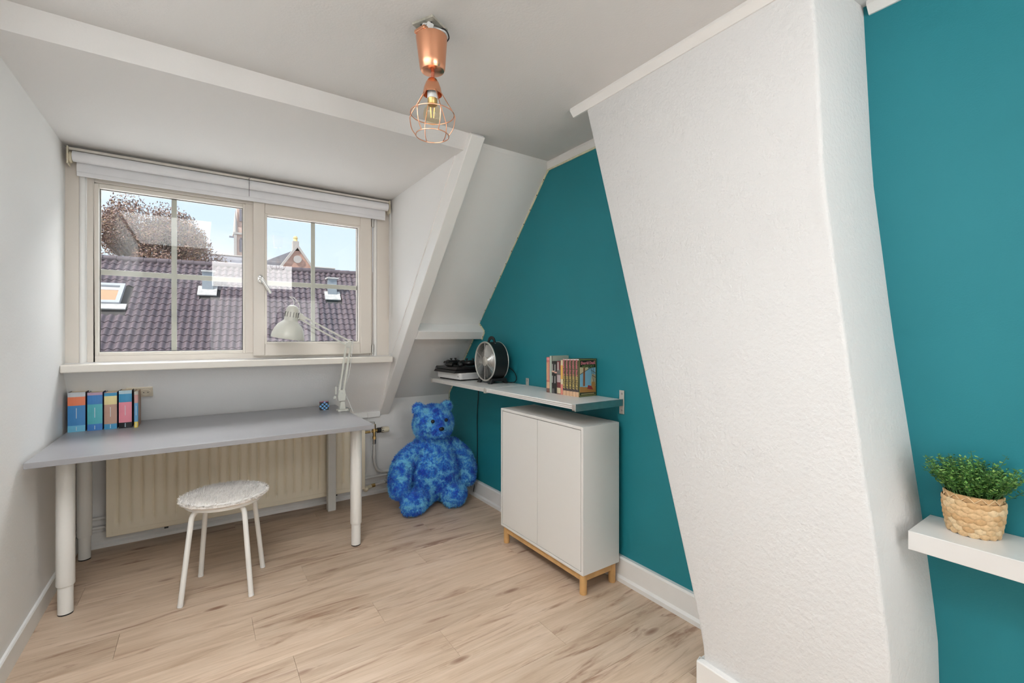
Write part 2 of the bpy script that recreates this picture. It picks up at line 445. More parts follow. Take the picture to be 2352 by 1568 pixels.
# chimney breast: leaning left edge
def chimney():
    xf = 1.45
    L = [(2.295, 1.53), (1.8, 1.391), (1.074, 1.19), (.206, .948), (.10, .932), (-.05, .925)]     # (z, y) of the left edge
    Rr = [(2.295, .59), (1.74, .566), (1.25, .515), (.70, .445), (.36, .41), (-.05, .40)]
    mb = MB(); n = len(L)
    def pt(E, z):
        for (z0, y0), (z1, y1) in zip(E, E[1:]):
            if z0 >= z >= z1: return y0 + (y1 - y0) * (z0 - z) / (z0 - z1)
        return E[-1][1]
    zsx = [2.295 - i * (2.345 / 24) for i in range(25)]
    vs = []; fs = []
    rr = .012
    for z in zsx:
        a, b = pt(L, z), pt(Rr, z)
        w = .0015 * math.sin(z * 9) + .001 * math.sin(z * 23 + 1)
        vs += [(XR + .02, a, z), (xf + rr, a, z), (xf + rr * .3, a - rr * .3, z), (xf, a - rr, z), (xf, b + rr + w, z), (xf + rr * .3, b + rr * .3 + w, z), (xf + rr, b + w, z), (XR + .02, b - .02, z)]
    for i in range(len(zsx) - 1):
        for k in range(7):
            fs.append((i * 8 + k, i * 8 + k + 1, (i + 1) * 8 + k + 1, (i + 1) * 8 + k))
    mb.add(vs, fs)
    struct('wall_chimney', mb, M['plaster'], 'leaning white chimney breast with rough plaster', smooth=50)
chimney()
# rear room behind the camera; transom and glazed doors added to carry fill light
def rear():
    mb = MB().mm((XL, -.80, 1.86), (.10, -.752, ZC)).mm((1.14, -.80, 1.86), (XR, -.752, ZC)).mm((.10, -.80, 1.86), (1.14, -.752, 1.90)).mm((.10, -.80, 2.26), (1.14, -.752, ZC))
    struct('wall_header', mb, M['panel'], 'white header over the rear opening behind the camera')
    w = sempty('added_transom', 'added frosted transom pane behind the camera, backing a fill light', (.62, -.78, 1.90))
    part('glass_pane', MB().mm((.10, -.785, 1.90), (1.14, -.775, 2.26)), M['blind'], w)
    d = sempty('added_doors', 'added glazed double doors behind the camera, backing a fill light', (1.0, -1.88, 0))
    for x0, x1 in ((.12, .90), (.94, 1.72)):
        part('door_leaf', MB().mm((x0, -1.899, .02), (x0 + .05, -1.87, 1.90)).mm((x1 - .05, -1.899, .02), (x1, -1.87, 1.90)).mm((x0 + .05, -1.899, .02), (x1 - .05, -1.87, .08)).mm((x0 + .05, -1.899, 1.84), (x1 - .05, -1.87, 1.90)), M['gloss'], d, bev=.003)
        part('door_pane', MB().mm((x0 + .05, -1.892, .08), (x1 - .05, -1.886, 1.84)), M['blind'], d)
rear()
def rooflight():  # unseen opening added to light the room from above
    w = sempty('added_rooflight', 'added opal pane and shaft above the camera, shaping a fill light', (-.24, .81, ZC))
    f = MB(); x0, x1, y0, y1 = -.57, .09, .0, 1.62; zt = ZC + .35
    for a, b in (((x0 - .02, y0 - .02, ZC - .003), (x1 + .02, y0 + .006, zt)), ((x0 - .02, y1 - .006, ZC - .003), (x1 + .02, y1 + .02, zt)), ((x0 - .02, y0 + .006, ZC - .003), (x0 + .006, y1 - .006, zt)), ((x1 - .006, y0 + .006, ZC - .003), (x1 + .02, y1 - .006, zt))):
        f.mm(a, b)
    part('shaft_baffle', f, M['panel'], w)  # shaft sides keep the added light off the upper chimney
    part('opal_pane', MB().mm((x0 - .02, y0 - .02, zt), (x1 + .02, y1 + .02, zt + .02)), M['blind'], w)
rooflight()

# baseboards and trims
struct('baseboard_left', MB().prism([(XL - .005, 0), (-.573, 0), (-.573, .078), (-.577, .084), (XL - .005, .084)], 'y', YB, 3.533), M['trim'], 'white baseboard along the left wall')
bb = struct('baseboard_right', MB().prism([(XR + .005, 0), (1.742, 0), (1.742, .112), (1.747, .121), (XR + .005, .121)], 'y', .93, 3.533), M['trim'], 'white baseboard along the teal wall')
lpart('quarter_strip', MB().prism([(1.742, 0), (1.731, 0), (1.731, .02), (1.742, .03)], 'y', .945, 3.53), M['gloss'], bb)
bf = struct('baseboard_front', MB().prism([(YK + .005, 0), (3.532, 0), (3.532, .085), (3.537, .092), (YK + .005, .092)], 'x', XL + .012, XR - .023), M['trim'], 'white baseboard along the window wall')
lpart('quarter_strip', MB().prism([(3.532, 0), (3.521, 0), (3.521, .018), (3.532, .03)], 'x', XL + .012, XR - .035), M['gloss'], bf)
struct('baseboard_chimney', MB().mm((1.428, .42, 0), (1.452, .948, .10)).mm((1.452, .925, 0), (1.742, .948, .10)), M['gloss'], 'white baseboard round the chimney foot', bev=.004)
struct('baseboard_rear', MB().mm((1.742, YB, 0), (XR + .005, .40, .12)), M['trim'], 'white baseboard under the floating shelf')
def cove(axis, a, b, p, s):                 # small ceiling cove: wall coordinate p, side s
    return MB().prism([(p + s * -.003, ZC + .002), (p + s * -.003, ZC - .035), (p + s * .006, ZC - .035), (p + s * .026, ZC - .012), (p + s * .026, ZC + .002)], axis, a, b)
struct('trim_1', cove('y', 1.45, 2.19, XR, -1), M['gloss'], 'white ceiling trim above the teal wall')
struct('trim_2', cove('y', .39, 1.60, 1.45, -1), M['gloss'], 'white ceiling trim along the chimney top')
struct('trim_3', cove('y', YB, .555, XR, -1), M['gloss'], 'white ceiling trim above the teal wall right of the chimney')
struct('trim_4', MB().prism([(2.20, ZC + .002), (2.168, ZC + .002), (2.168, ZC - .016), (2.205, ZC - .052), (2.24, ZC - .06)], 'x', 1.238, XR - .002), M['panel'], 'white trim where the slope meets the ceiling')
struct('trim_5', MB().mm((XL, 3.518, .600), (1.16, 3.55, .642)), M['gloss'], 'white ledge board on the knee wall behind the desk', bev=.003)
# cream seam strip on the edge between slope and teal wall, with its row of nail heads
def seam():
    prof = [(2.183, 2.250), (2.201, 2.236), (3.028, 1.327), (2.944, 1.261), (2.982, 1.206), (3.115, 1.206), (3.53, .745), (3.53, .56)]
    tr = sempty('trim_6', 'cream seam strip with dark nail heads along the slope edge', (XR, 2.9, 1.3))
    mb = MB(); dots = MB()
    for (a, b), (c, d) in zip(prof, prof[1:]):
        v = Vector((c - a, d - b)); L = v.length; v.normalize(); n = Vector((-v.y, v.x))
        if n.x > 0: n = -n
        if (a, b) == (2.982, 1.206): continue
        w = .010
        mb.prism([(a, b), (c, d), (c + n.x * w, d + n.y * w), (a + n.x * w, b + n.y * w)], 'x', XR - .006, XR + .001)
        k = .04
        while k < L - .02:
            py, pz = a + v.x * k + n.x * .010, b + v.y * k + n.y * .010
            dots.cyl((XR - .0075, py, pz), (XR - .004, py, pz), .0032, n=6); k += .105
    part('seam_strip', mb, M['tape'], tr); part('nail_heads', dots, M['black'], tr)
    mb = MB().prism([(1.46, ZC - .036), (2.2, ZC - .036), (2.2, ZC - .046), (1.46, ZC - .046)], 'x', XR - .006, XR + .001)
    part('seam_strip', mb, M['tape'], tr)
seam()

# ------------------------------------------------------------------ dormer window
def window():
    w = sempty('window_1', 'cream framed dormer window with a fixed pane and a casement', (.28, 3.30, 1.083))
    yf = 3.29
    def P(n, mb, m=M['cream'], bev=.003, sm=None, par=w): return part(n, mb, m, par, bev=bev, smooth=sm)
    P('side_board', MB().mm((XL - .005, yf, 1.05), (-.531, yf + .10, 2.23)))
    P('side_board', MB().mm((1.06, yf, 1.05), (1.152, yf + .10, 2.23)))
    P('round_post', MB().cyl((-.517, yf + .004, 1.08), (-.517, yf + .004, 2.23), .0145, n=20), M['gloss'], 0, 40)
    P('round_post', MB().cyl((1.046, yf + .004, 1.08), (1.046, yf + .004, 2.23), .0145, n=20), M['gloss'], 0, 40)
    P('head_board', MB().mm((-.54, yf + .005, 2.09), (1.06, yf + .10, 2.23)))
    fx0, fx1, fz0, fz1 = -.503, 1.032, 1.078, 2.105
    fr = MB()
    fr.mm((fx0, yf + .008, fz0), (fx0 + .03, yf + .09, fz1)).mm((fx1 - .022, yf + .008, fz0), (fx1, yf + .09, fz1))
    fr.mm((fx0 + .03, yf + .008, fz0), (fx1 - .022, yf + .09, fz0 + .045)).mm((fx0 + .03, yf + .008, fz1 - .045), (fx1 - .022, yf + .09, fz1))
    fr.mm((.232, yf + .008, fz0 + .045), (.285, yf + .09, fz1 - .045))
    P('frame', fr)
    # fixed pane beading
    gx0, gx1, gz0, gz1 = -.455, .220, 1.142, 2.035
    def bead(x0, x1, z0, z1, t, y0, y1):
        m = MB(); m.mm((x0 - t, y0, z0 - t), (x0, y1, z1 + t)).mm((x1, y0, z0 - t), (x1 + t, y1, z1 + t)).mm((x0, y0, z0 - t), (x1, y1, z0)).mm((x0, y0, z1), (x1, y1, z1 + t)); return m
    P('glazing_bead', bead(gx0, gx1, gz0, gz1, .022, yf + .014, yf + .07), M['cream2'])
    P('rubber_seal', bead(gx0 + .003, gx1 - .003, gz0 + .003, gz1 - .003, .004, yf + .042, yf + .046), M['black'], 0)
    P('glass_pane', MB().mm((gx0 - .01, yf + .045, gz0 - .01), (gx1 + .01, yf + .0452, gz1 + .01)), M['glass'], 0)
    mx, mz = -.128, 1.582
    mun = plain('grey_green_muntin', (.62, .615, .55), .4, var=.02)
    P('muntin', MB().mm((mx - .013, yf + .049, gz0 - .01), (mx + .013, yf + .058, gz1 + .01)), mun, .002)
    P('muntin', MB().mm((gx0 - .01, yf + .050, mz - .015), (gx1 + .01, yf + .057, mz + .015)), mun, .002)
    # casement sash
    sx0, sx1, sz0, sz1 = .274, 1.014, 1.106, 2.088
    hx0, hx1, hz0, hz1 = .350, .924, 1.192, 1.998
    sm = MB(); ya, yb = yf - .022, yf + .05
    sm.mm((sx0, ya, sz0), (hx0 - .012, yb, sz1)).mm((hx1 + .012, ya, sz0), (sx1, yb, sz1)).mm((hx0 - .012, ya, sz0), (hx1 + .012, yb, hz0 - .012)).mm((hx0 - .012, ya, hz1 + .012), (hx1 + .012, yb, sz1))
    sash = P('casement_sash', sm, M['cream'], .004)
    P('glazing_bead', bead(hx0, hx1, hz0, hz1, .014, ya + .006, yb), M['cream2'], .002, par=sash)
    P('rubber_seal', bead(hx0 + .003, hx1 - .003, hz0 + .003, hz1 - .003, .004, yf + .012, yf + .016), M['black'], 0, par=sash)
    P('glass_pane', MB().mm((hx0 - .01, yf + .015, hz0 - .01), (hx1 + .01, yf + .0152, hz1 + .01)), M['glass'], 0, par=sash)
    P('muntin', MB().mm((.630 - .013, yf + .019, hz0 - .008), (.630 + .013, yf + .028, hz1 + .008)), mun, .002, par=sash)
    P('muntin', MB().mm((hx0 - .008, yf + .020, 1.572 - .015), (hx1 + .008, yf + .027, 1.572 + .015)), mun, .002, par=sash)
    for z0, z1 in ((2.01, 2.085), (1.108, 1.17)):
        P('hinge', MB().cyl((1.022, ya - .004, z0), (1.022, ya - .004, z1), .007, n=12).mm((1.015, ya - .002, z0 + .01), (1.03, ya + .012, z1 - .01)), M['steel'], 0, 40, par=sash)
    hd = P('handle', MB().lathe([(.0135, 0), (.0135, .006), (.010, .009), (0.0, .010)], 16, (.312, ya, 1.604), (0, -1, 0)).lathe([(.0135, 0), (.0135, .006), (.010, .009), (0, .010)], 16, (.312, ya, 1.576), (0, -1, 0)).mm((.2985, ya - .006, 1.576), (.3255, ya, 1.604)), M['chrome'], 0, 40, par=sash)
    lv = [(.312, ya - .006, 1.590), (.312, ya - .035, 1.590), (.318, ya - .046, 1.582), (.340, ya - .048, 1.545), (.366, ya - .048, 1.497)]
    P('lever', MB().tube(cr_pts(lv, 5), .0085, 10), M['chrome'], 0, 50, par=hd)
    s = struct('sill_window', MB().mm((XL, 3.172, 1.042), (1.139, 3.31, 1.083)), M['cream2'], 'cream wooden window sill board', bev=.006)
window()

# roller blind
def roller():
    t = thing('roller_blind', 'white roller blind rolled up above the dormer window', 'blind', (.28, 3.235, 2.07))
    part('roller', MB().cyl((-.545, 3.225, 2.160), (1.118, 3.225, 2.160), .027, n=24), M['blind'], t, 40)
    mb = MB()
    for i in range(12): pass
    part('fabric', MB().mm((-.535, 3.250, 2.075), (1.108, 3.2515, 2.16)), M['blind'], t)
    part('hem_bar', MB().mm((-.535, 3.247, 2.068), (1.108, 3.2545, 2.092)), M['blind'], t, bev=.003)
    part('head_rail', MB().mm((-.57, 3.225, 2.192), (1.14, 3.26, 2.206)), M['cream2'], t, bev=.002)
    for x in (-.566, 1.126):
        part('bracket', MB().mm((x, 3.205, 2.115), (x + .006, 3.27, 2.206)), M['plasticc'], t, bev=.002)
    part('chain_wheel', MB().lathe([(.026, 0), (.026, .012)], 20, (-.560, 3.235, 2.155), (1, 0, 0)).ring((-.554, 3.235, 2.155), (1, 0, 0), .028, .0025, 20, 6), M['plasticc'], t, 40)
    part('pull_cord', MB().tube([(.252, 3.2, 2.196), (.245, 3.193, 2.19), (.245, 3.193, 2.08)], .0012, 6), M['black'], t)
    part('bead_chain', MB().tube([(1.132, 3.215, 2.15), (1.134, 3.213, 1.8), (1.134, 3.213, 1.36), (1.137, 3.217, 1.345), (1.14, 3.221, 1.36), (1.14, 3.221, 2.15)], .0016, 6), M['plasticw'], t)
roller()

# ------------------------------------------------------------------ socket, pipes, radiator
def slope_w(z): return 3.225 + (1.075 - z) * (3.53 - 3.225) / (1.075 - .64)
def socket():
    n = Vector((0, -1.075 + .64, -(3.53 - 3.225))).normalized()   # points into the room
    n = Vector((0, -(1.075 - .64), -(3.53 - 3.225))).normalized()
    up = Vector((0, -(3.53 - 3.225), 1.075 - .64)).normalized()
    zc = .913; c = Vector((-.285, slope_w(zc), zc))
    R = Matrix((Vector((1, 0, 0)), n, Vector((1, 0, 0)).cross(n))).transposed()
    t = thing('wall_socket', 'beige double wall socket under the window sill', 'socket', c)
    mb = MB().box(c + n * .004, (.118, .010, .068), R)
    part('cover_plate', mb, M['socket'], t, bev=.003)
    for dx in (-.027, .027):
        cc = c + Vector((dx, 0, 0)) + n * .009
        r = part('socket_well', MB().ring(cc, n, .0205, .0022, 24, 6).lathe([(.019, 0), (.019, .0006)], 24, cc, n), M['socket'], t, 40)
        part('pin_hole', MB().cyl(cc + Vector((-.0095, 0, 0)), cc + Vector((-.0095, 0, 0)) + n * .0012, .0028, n=8).cyl(cc + Vector((.0095, 0, 0)), cc + Vector((.0095, 0, 0)) + n * .0012, .0028, n=8), M['black'], r)
socket()

def radiator():
    x0, x1, z0, z1, yf = -.443, 1.018, .086, .60, 3.432
    t = thing('panel_radiator', 'cream panel radiator with vertical flutes behind the desk', 'radiator', (.29, 3.47, .06))
    vs = []; fs = []
    n = 26; pitch = (x1 - x0 - .05) / n; nx = n * 8
    zl = [z0 + .028, z0 + .045, z0 + .062, z0 + .075, z1 - .075, z1 - .06, z1 - .045, z1 - .028]
    wz = [0, 0, .5, 1, 1, .5, 0, 0]
    for j, z in enumerate(zl):
        for i in range(nx + 1):
            u = i / 8.0; ph = u % 1.0
            g = max(0, 1 - abs(ph - .5) / .20); g = g * g * (3 - 2 * g)
            vs.append((x0 + .025 + i * pitch / 8, yf + .013 * g * wz[j], z))
    for j in range(len(zl) - 1):
        for i in range(nx): fs.append((j * (nx + 1) + i, j * (nx + 1) + i + 1, (j + 1) * (nx + 1) + i + 1, (j + 1) * (nx + 1) + i))
    part('fluted_panel', MB().add(vs, fs), M['rad'], t, 60)
    e = MB().mm((x0, yf, z0), (x0 + .025, yf + .012, z1)).mm((x1 - .025, yf, z0), (x1, yf + .012, z1)).mm((x0 + .025, yf, z0), (x1 - .025, yf + .012, z0 + .028)).mm((x0 + .025, yf, z1 - .028), (x1 - .025, yf + .012, z1))
    part('panel_rim', e, M['rad'], t, bev=.003)
    part('back_panel', MB().mm((x0 + .005, yf + .045, z0 + .005), (x1 - .005, yf + .06, z1 - .005)), M['rad'], t)
    part('side_cover', MB().mm((x0 + .004, yf + .012, z0 + .01), (x0 + .010, yf + .055, z1)), M['rad'], t)
    part('side_cover', MB().mm((x1 - .010, yf + .012, z0 + .01), (x1 - .004, yf + .055, z1)), M['rad'], t)
    part('wall_bracket', MB().mm((-.18, yf + .01, z0 - .015), (-.16, yf + .11, z0 + .01)), M['black'], t)
    part('wall_bracket', MB().mm((.80, yf + .01, z0 - .015), (.82, yf + .11, z0 + .01)), M['black'], t)
    # thermostat valve on its hose
    v = part('valve', MB().cyl((1.018, 3.47, .50), (1.085, 3.47, .50), .009, n=14).cyl((1.098, 3.47, .555), (1.098, 3.47, .43), .011, n=14).lathe([(.015, 0), (.015, .02)], 6, (1.098, 3.47, .50), (0, 0, 1)).lathe([(.014, 0), (.014, .022)], 6, (1.098, 3.47, .44), (0, 0, 1)).cyl((1.098, 3.47, .505), (1.13, 3.47, .505), .012, n=14), M['brass'], t, 40)
    part('collar', MB().lathe([(.016, 0), (.02, .004), (.02, .03), (.016, .034)], 20, (1.118, 3.47, .505), (1, 0, 0)), M['black'], v, 40)
    cl = MB()
    for k in range(10):
        a = 2 * pi * k / 10; cl.box((1.163, 3.47 + .019 * math.cos(a), .505 + .019 * math.sin(a)), (.022, .006, .006))
    part('thermostat_ribs', cl, M['black'], v)
    part('thermostat_knob', MB().lathe([(.0175, 0), (.021, .006), (.0225, .02), (.0225, .052), (.019, .060), (0, .062)], 24, (1.15, 3.47, .505), (1, 0, 0)), M['plasticc'], v, 40)
    part('bleed_pipe', MB().tube([(1.03, 3.47, .575), (1.075, 3.468, .575), (1.098, 3.466, .572), (1.098, 3.468, .54)], .0035, 8), M['steel'], v, 50)
    h = cr_pts([(1.098, 3.475, .43), (1.100, 3.48, .36), (1.104, 3.485, .27), (1.125, 3.49, .205), (1.17, 3.49, .178), (1.25, 3.49, .17)], 8)
    part('hose', MB().tube(h, .0115, 12), M['rubber'], t, 60)
    part('hose_ferrule', MB().cyl((1.098, 3.472, .445), (1.099, 3.475, .405), .014, n=14), M['steel'], t, 40)
    part('hose_ferrule', MB().cyl((1.235, 3.49, .171), (1.275, 3.49, .170), .014, n=14), M['steel'], t, 40)
    # lower connection
    part('lower_fitting', MB().ball((1.03, 3.455, .075), .021, 16, 10).cyl((1.03, 3.46, .075), (1.0, 3.465, .10), .014, n=14).cyl((1.03, 3.46, .075), (1.075, 3.475, .085), .014, n=14), M['plasticc'], t, 50)
    lo = part('lower_pipe', MB().cyl((1.07, 3.475, .085), (1.235, 3.49, .098), .010, n=12), M['plasticw'], t, 40)
    part('pipe_nut', MB().lathe([(.014, 0), (.014, .03)], 6, (1.075, 3.475, .085), (1, .05, .05)), M['brass'], lo)
    part('pipe_nut', MB().lathe([(.016, 0), (.016, .03)], 6, (1.185, 3.487, .094), (1, .05, .08)), M['steel'], lo)
    part('black_coupling', MB().cyl((1.215, 3.488, .096), (1.285, 3.49, .104), .013, n=12), M['black'], lo, 40)
radiator()
def pipes():
    for z, lab in ((.176, 'upper white heating pipe along the knee wall left of the radiator'), (.122, 'lower white heating pipe just above the front baseboard')):
        t = thing('heating_pipe', lab, 'pipe', (-.2, 3.52, z))
        part('pipe_run', MB().cyl((XL + .002, 3.518, z), (1.0 if z > .15 else .9, 3.518, z), .0085, n=12), M['trim'], t, 40)
        for x in (-.54, .3):
            part('pipe_clip', MB().mm((x, 3.508, z - .011), (x + .012, YK - .001, z + .011)), M['plasticw'], t, bev=.002)
    t = thing('supply_pipe', 'white pipe run above the baseboard right of the radiator', 'pipe', (1.15, 3.51, .13))
    part('pipe_run', MB().cyl((1.02, 3.512, .138), (1.245, 3.512, .144), .0085, n=12), M['trim'], t, 40)
    part('pipe_coupling', MB().cyl((1.21, 3.512, .143), (1.26, 3.512, .1445), .0115, n=12), M['steel'], t, 40)
pipes()

# ------------------------------------------------------------------ desk and what stands on it
ZD = .732
def desk():
    t = thing('desk', 'grey topped desk on white tubular legs under the window', 'desk', (.115, 3.0, 0))
    part('desktop', MB().mm((-.572, 2.545, ZD - .024), (.808, 3.452, ZD)), M['desk'], t, bev=.0015)
    for x, y in ((-.494, 2.785), (-.527, 3.40), (.757, 2.735)):
        l = part('leg', MB().lathe([(.0265, .006), (.0265, .135)], 24, (x, y, 0)).lathe([(.031, .128), (.032, .131), (.032, ZD - .030), (.031, ZD - .028)], 24, (x, y, 0)), M['leg'], t, 40)
        part('foot_cap', MB().lathe([(.0262, 0), (.0265, .007)], 24, (x, y, 0)), M['black'], l, 40)
        part('mounting_plate', MB().lathe([(.036, ZD - .031), (.036, ZD - .024)], 24, (x, y, 0)), M['leg'], l, 40)
    part('square_leg', MB().mm((.737, 3.352, 0), (.790, 3.405, ZD - .024)), M['legold'], t, bev=.003, label='square off-white support leg')
desk()

def book(name, label, cat, group, x0, w, y0, d, z0, h, bands, cover, paper, spine_axis='y', tilt=0, sp=None):
    """book with its spine towards -y (spine_axis 'y') or -x ('x'); bands: (z fraction low, high, colour)"""
    if spine_axis == 'y': loc = (x0 + w / 2, y0, z0); rz = 0
    else: loc = (y0, x0 + w / 2, z0); rz = pi / 2 * -1
    t = thing(name, label, cat, loc, rz, group)
    if tilt: t.rotation_euler = (0, tilt, rz)
    ct = .0018
    # local frame: spine at y=0 facing -y, pages towards +y, width along x
    c = MB().mm((-w / 2, 0, 0), (-w / 2 + ct, d, h)).mm((w / 2 - ct, 0, 0), (w / 2, d, h))
    lpart('cover', c, cover, t)
    lpart('page_block', MB().mm((-w / 2 + ct, .004, .003), (w / 2 - ct, d - .004, h - .003)), paper, t)
    if sp is None:
        sp = []
    b0 = None
    vs = []
    nseg = 6
    def arc(z0_, z1_):
        P = []
        for i in range(nseg + 1):
            a = -1 + 2 * i / nseg
            P.append((a * w / 2, -.004 * (1 - a * a)))
        poly = P + [(w / 2, .004), (-w / 2, .004)]
        return MB().prism(poly, 'z', z0_, z1_)
    s = lpart('spine', arc(0, h), bands[0][2] if bands else cover, t)
    for lo, hi, m in bands[1:]:
        o = lpart('spine_band', arc(lo * h, hi * h), m, t)
        o.scale = (1.0, 1.02, 1.0); o.location = (0, -.0004, 0)
    return t, w, h

def desk_books():
    g = 'dictionaries on the desk'
    O, B, LB, T = (.78, .21, .10), (.05, .22, .48), (.16, .48, .68), (.09, .42, .47)
    CR, TN, PK, BK = (.78, .66, .33), (.50, .31, .24), (.78, .26, .32), (.012, .012, .015)
    X = col
    dat = [
        ('thick paperback dictionary with orange, blue and light blue spine', -.566, .068, .0, .205, [(0, 1, X(B)), (0, .16, X(LB)), (.665, .885, X(O)), (.885, 1, X((.55, .56, .58)))], X((.05, .02, .03))),
        ('paperback dictionary with blue and turquoise green spine', -.490, .060, .0, .200, [(0, 1, X(T)), (0, .17, X((.05, .20, .52))), (.69, .93, X((.05, .21, .50))), (.93, 1, X((.48, .32, .42)))], X((.02, .03, .12))),
        ('paperback dictionary with cream and tan spine', -.423, .052, .0, .197, [(0, 1, X(TN)), (0, .145, X((.07, .30, .52))), (.67, .90, X(CR)), (.90, .985, X((.05, .28, .48)))], X((.03, .05, .16))),
        ('paperback dictionary with pink and black spine', -.363, .054, .0, .203, [(0, 1, X(PK)), (0, .15, X(BK)), (.69, .91, X((.05, .27, .47))), (.91, 1, X((.42, .56, .62)))], X(BK)),
        ('thin worn booklet with light blue and yellow spine, rightmost of the desk books', -.298, .017, -.01, .196, [(0, 1, X((.14, .36, .60))), (0, .16, X((.80, .60, .12))), (.68, .91, X((.60, .33, .30))), (.91, 1, X((.55, .52, .45)))], X((.35, .20, .13))),
    ]
    for lab, x, w, dy, h, bands, cov in dat:
        t, w, h = book('book', lab, 'book', g, x, w, 3.232 + dy - (x + .56) * .06, .145, ZD, h, bands, cov, M['paper'])
        # thin title line running down the spine, too small to read
        link('title_line', MB().mm((-.0010, -.0062, h * .34), (.0010, -.0045, h * .60)).mesh('title_line'), col((.62, .68, .72)), t)
        link('publisher_mark', MB().mm((-.0012, -.0062, h * .03), (.0012, -.0045, h * .13)).mesh('publisher_mark'), col((.55, .70, .78)), t)
desk_books()

def puzzle():
    t = thing('puzzle_cube', 'black puzzle cube with round light blue stickers on the desk', 'cube', (.690, 3.262, ZD), math.radians(-4))
    s = .0175; mb = MB()
    for i in range(3):
        for j in range(3):
            for k in range(3):
                mb.box(((i - 1) * s, (j - 1) * s, (k + .5) * s), (s * .96,) * 3)
    lpart('cubies', mb, M['black'], t, bev=.001)
    st = {(0, -1, 0): (.16, .42, .78), (0, 0, 1): (.70, .14, .28), (1, 0, 0): (.03, .05, .20)}
    me = None
    for d, c in st.items():
        d = Vector(d)
        sx = d.orthogonal().normalized(); sy = d.cross(sx)
        for i in (-1, 0, 1):
            for k in (-1, 0, 1):
                p = Vector((0, 0, 1.5 * s)) + d * (1.5 * s - .0003) + (sx * i + sy * k) * s
                lpart('sticker', MB().lathe([(.0070, 0), (.0070, .0008)], 14, p, d), col(c), t)
                if d.y < 0: lpart('sticker', MB().ring(p + d * .0009, d, .0035, .0005, 14, 5), col((.35, .62, .85)), t)
puzzle()

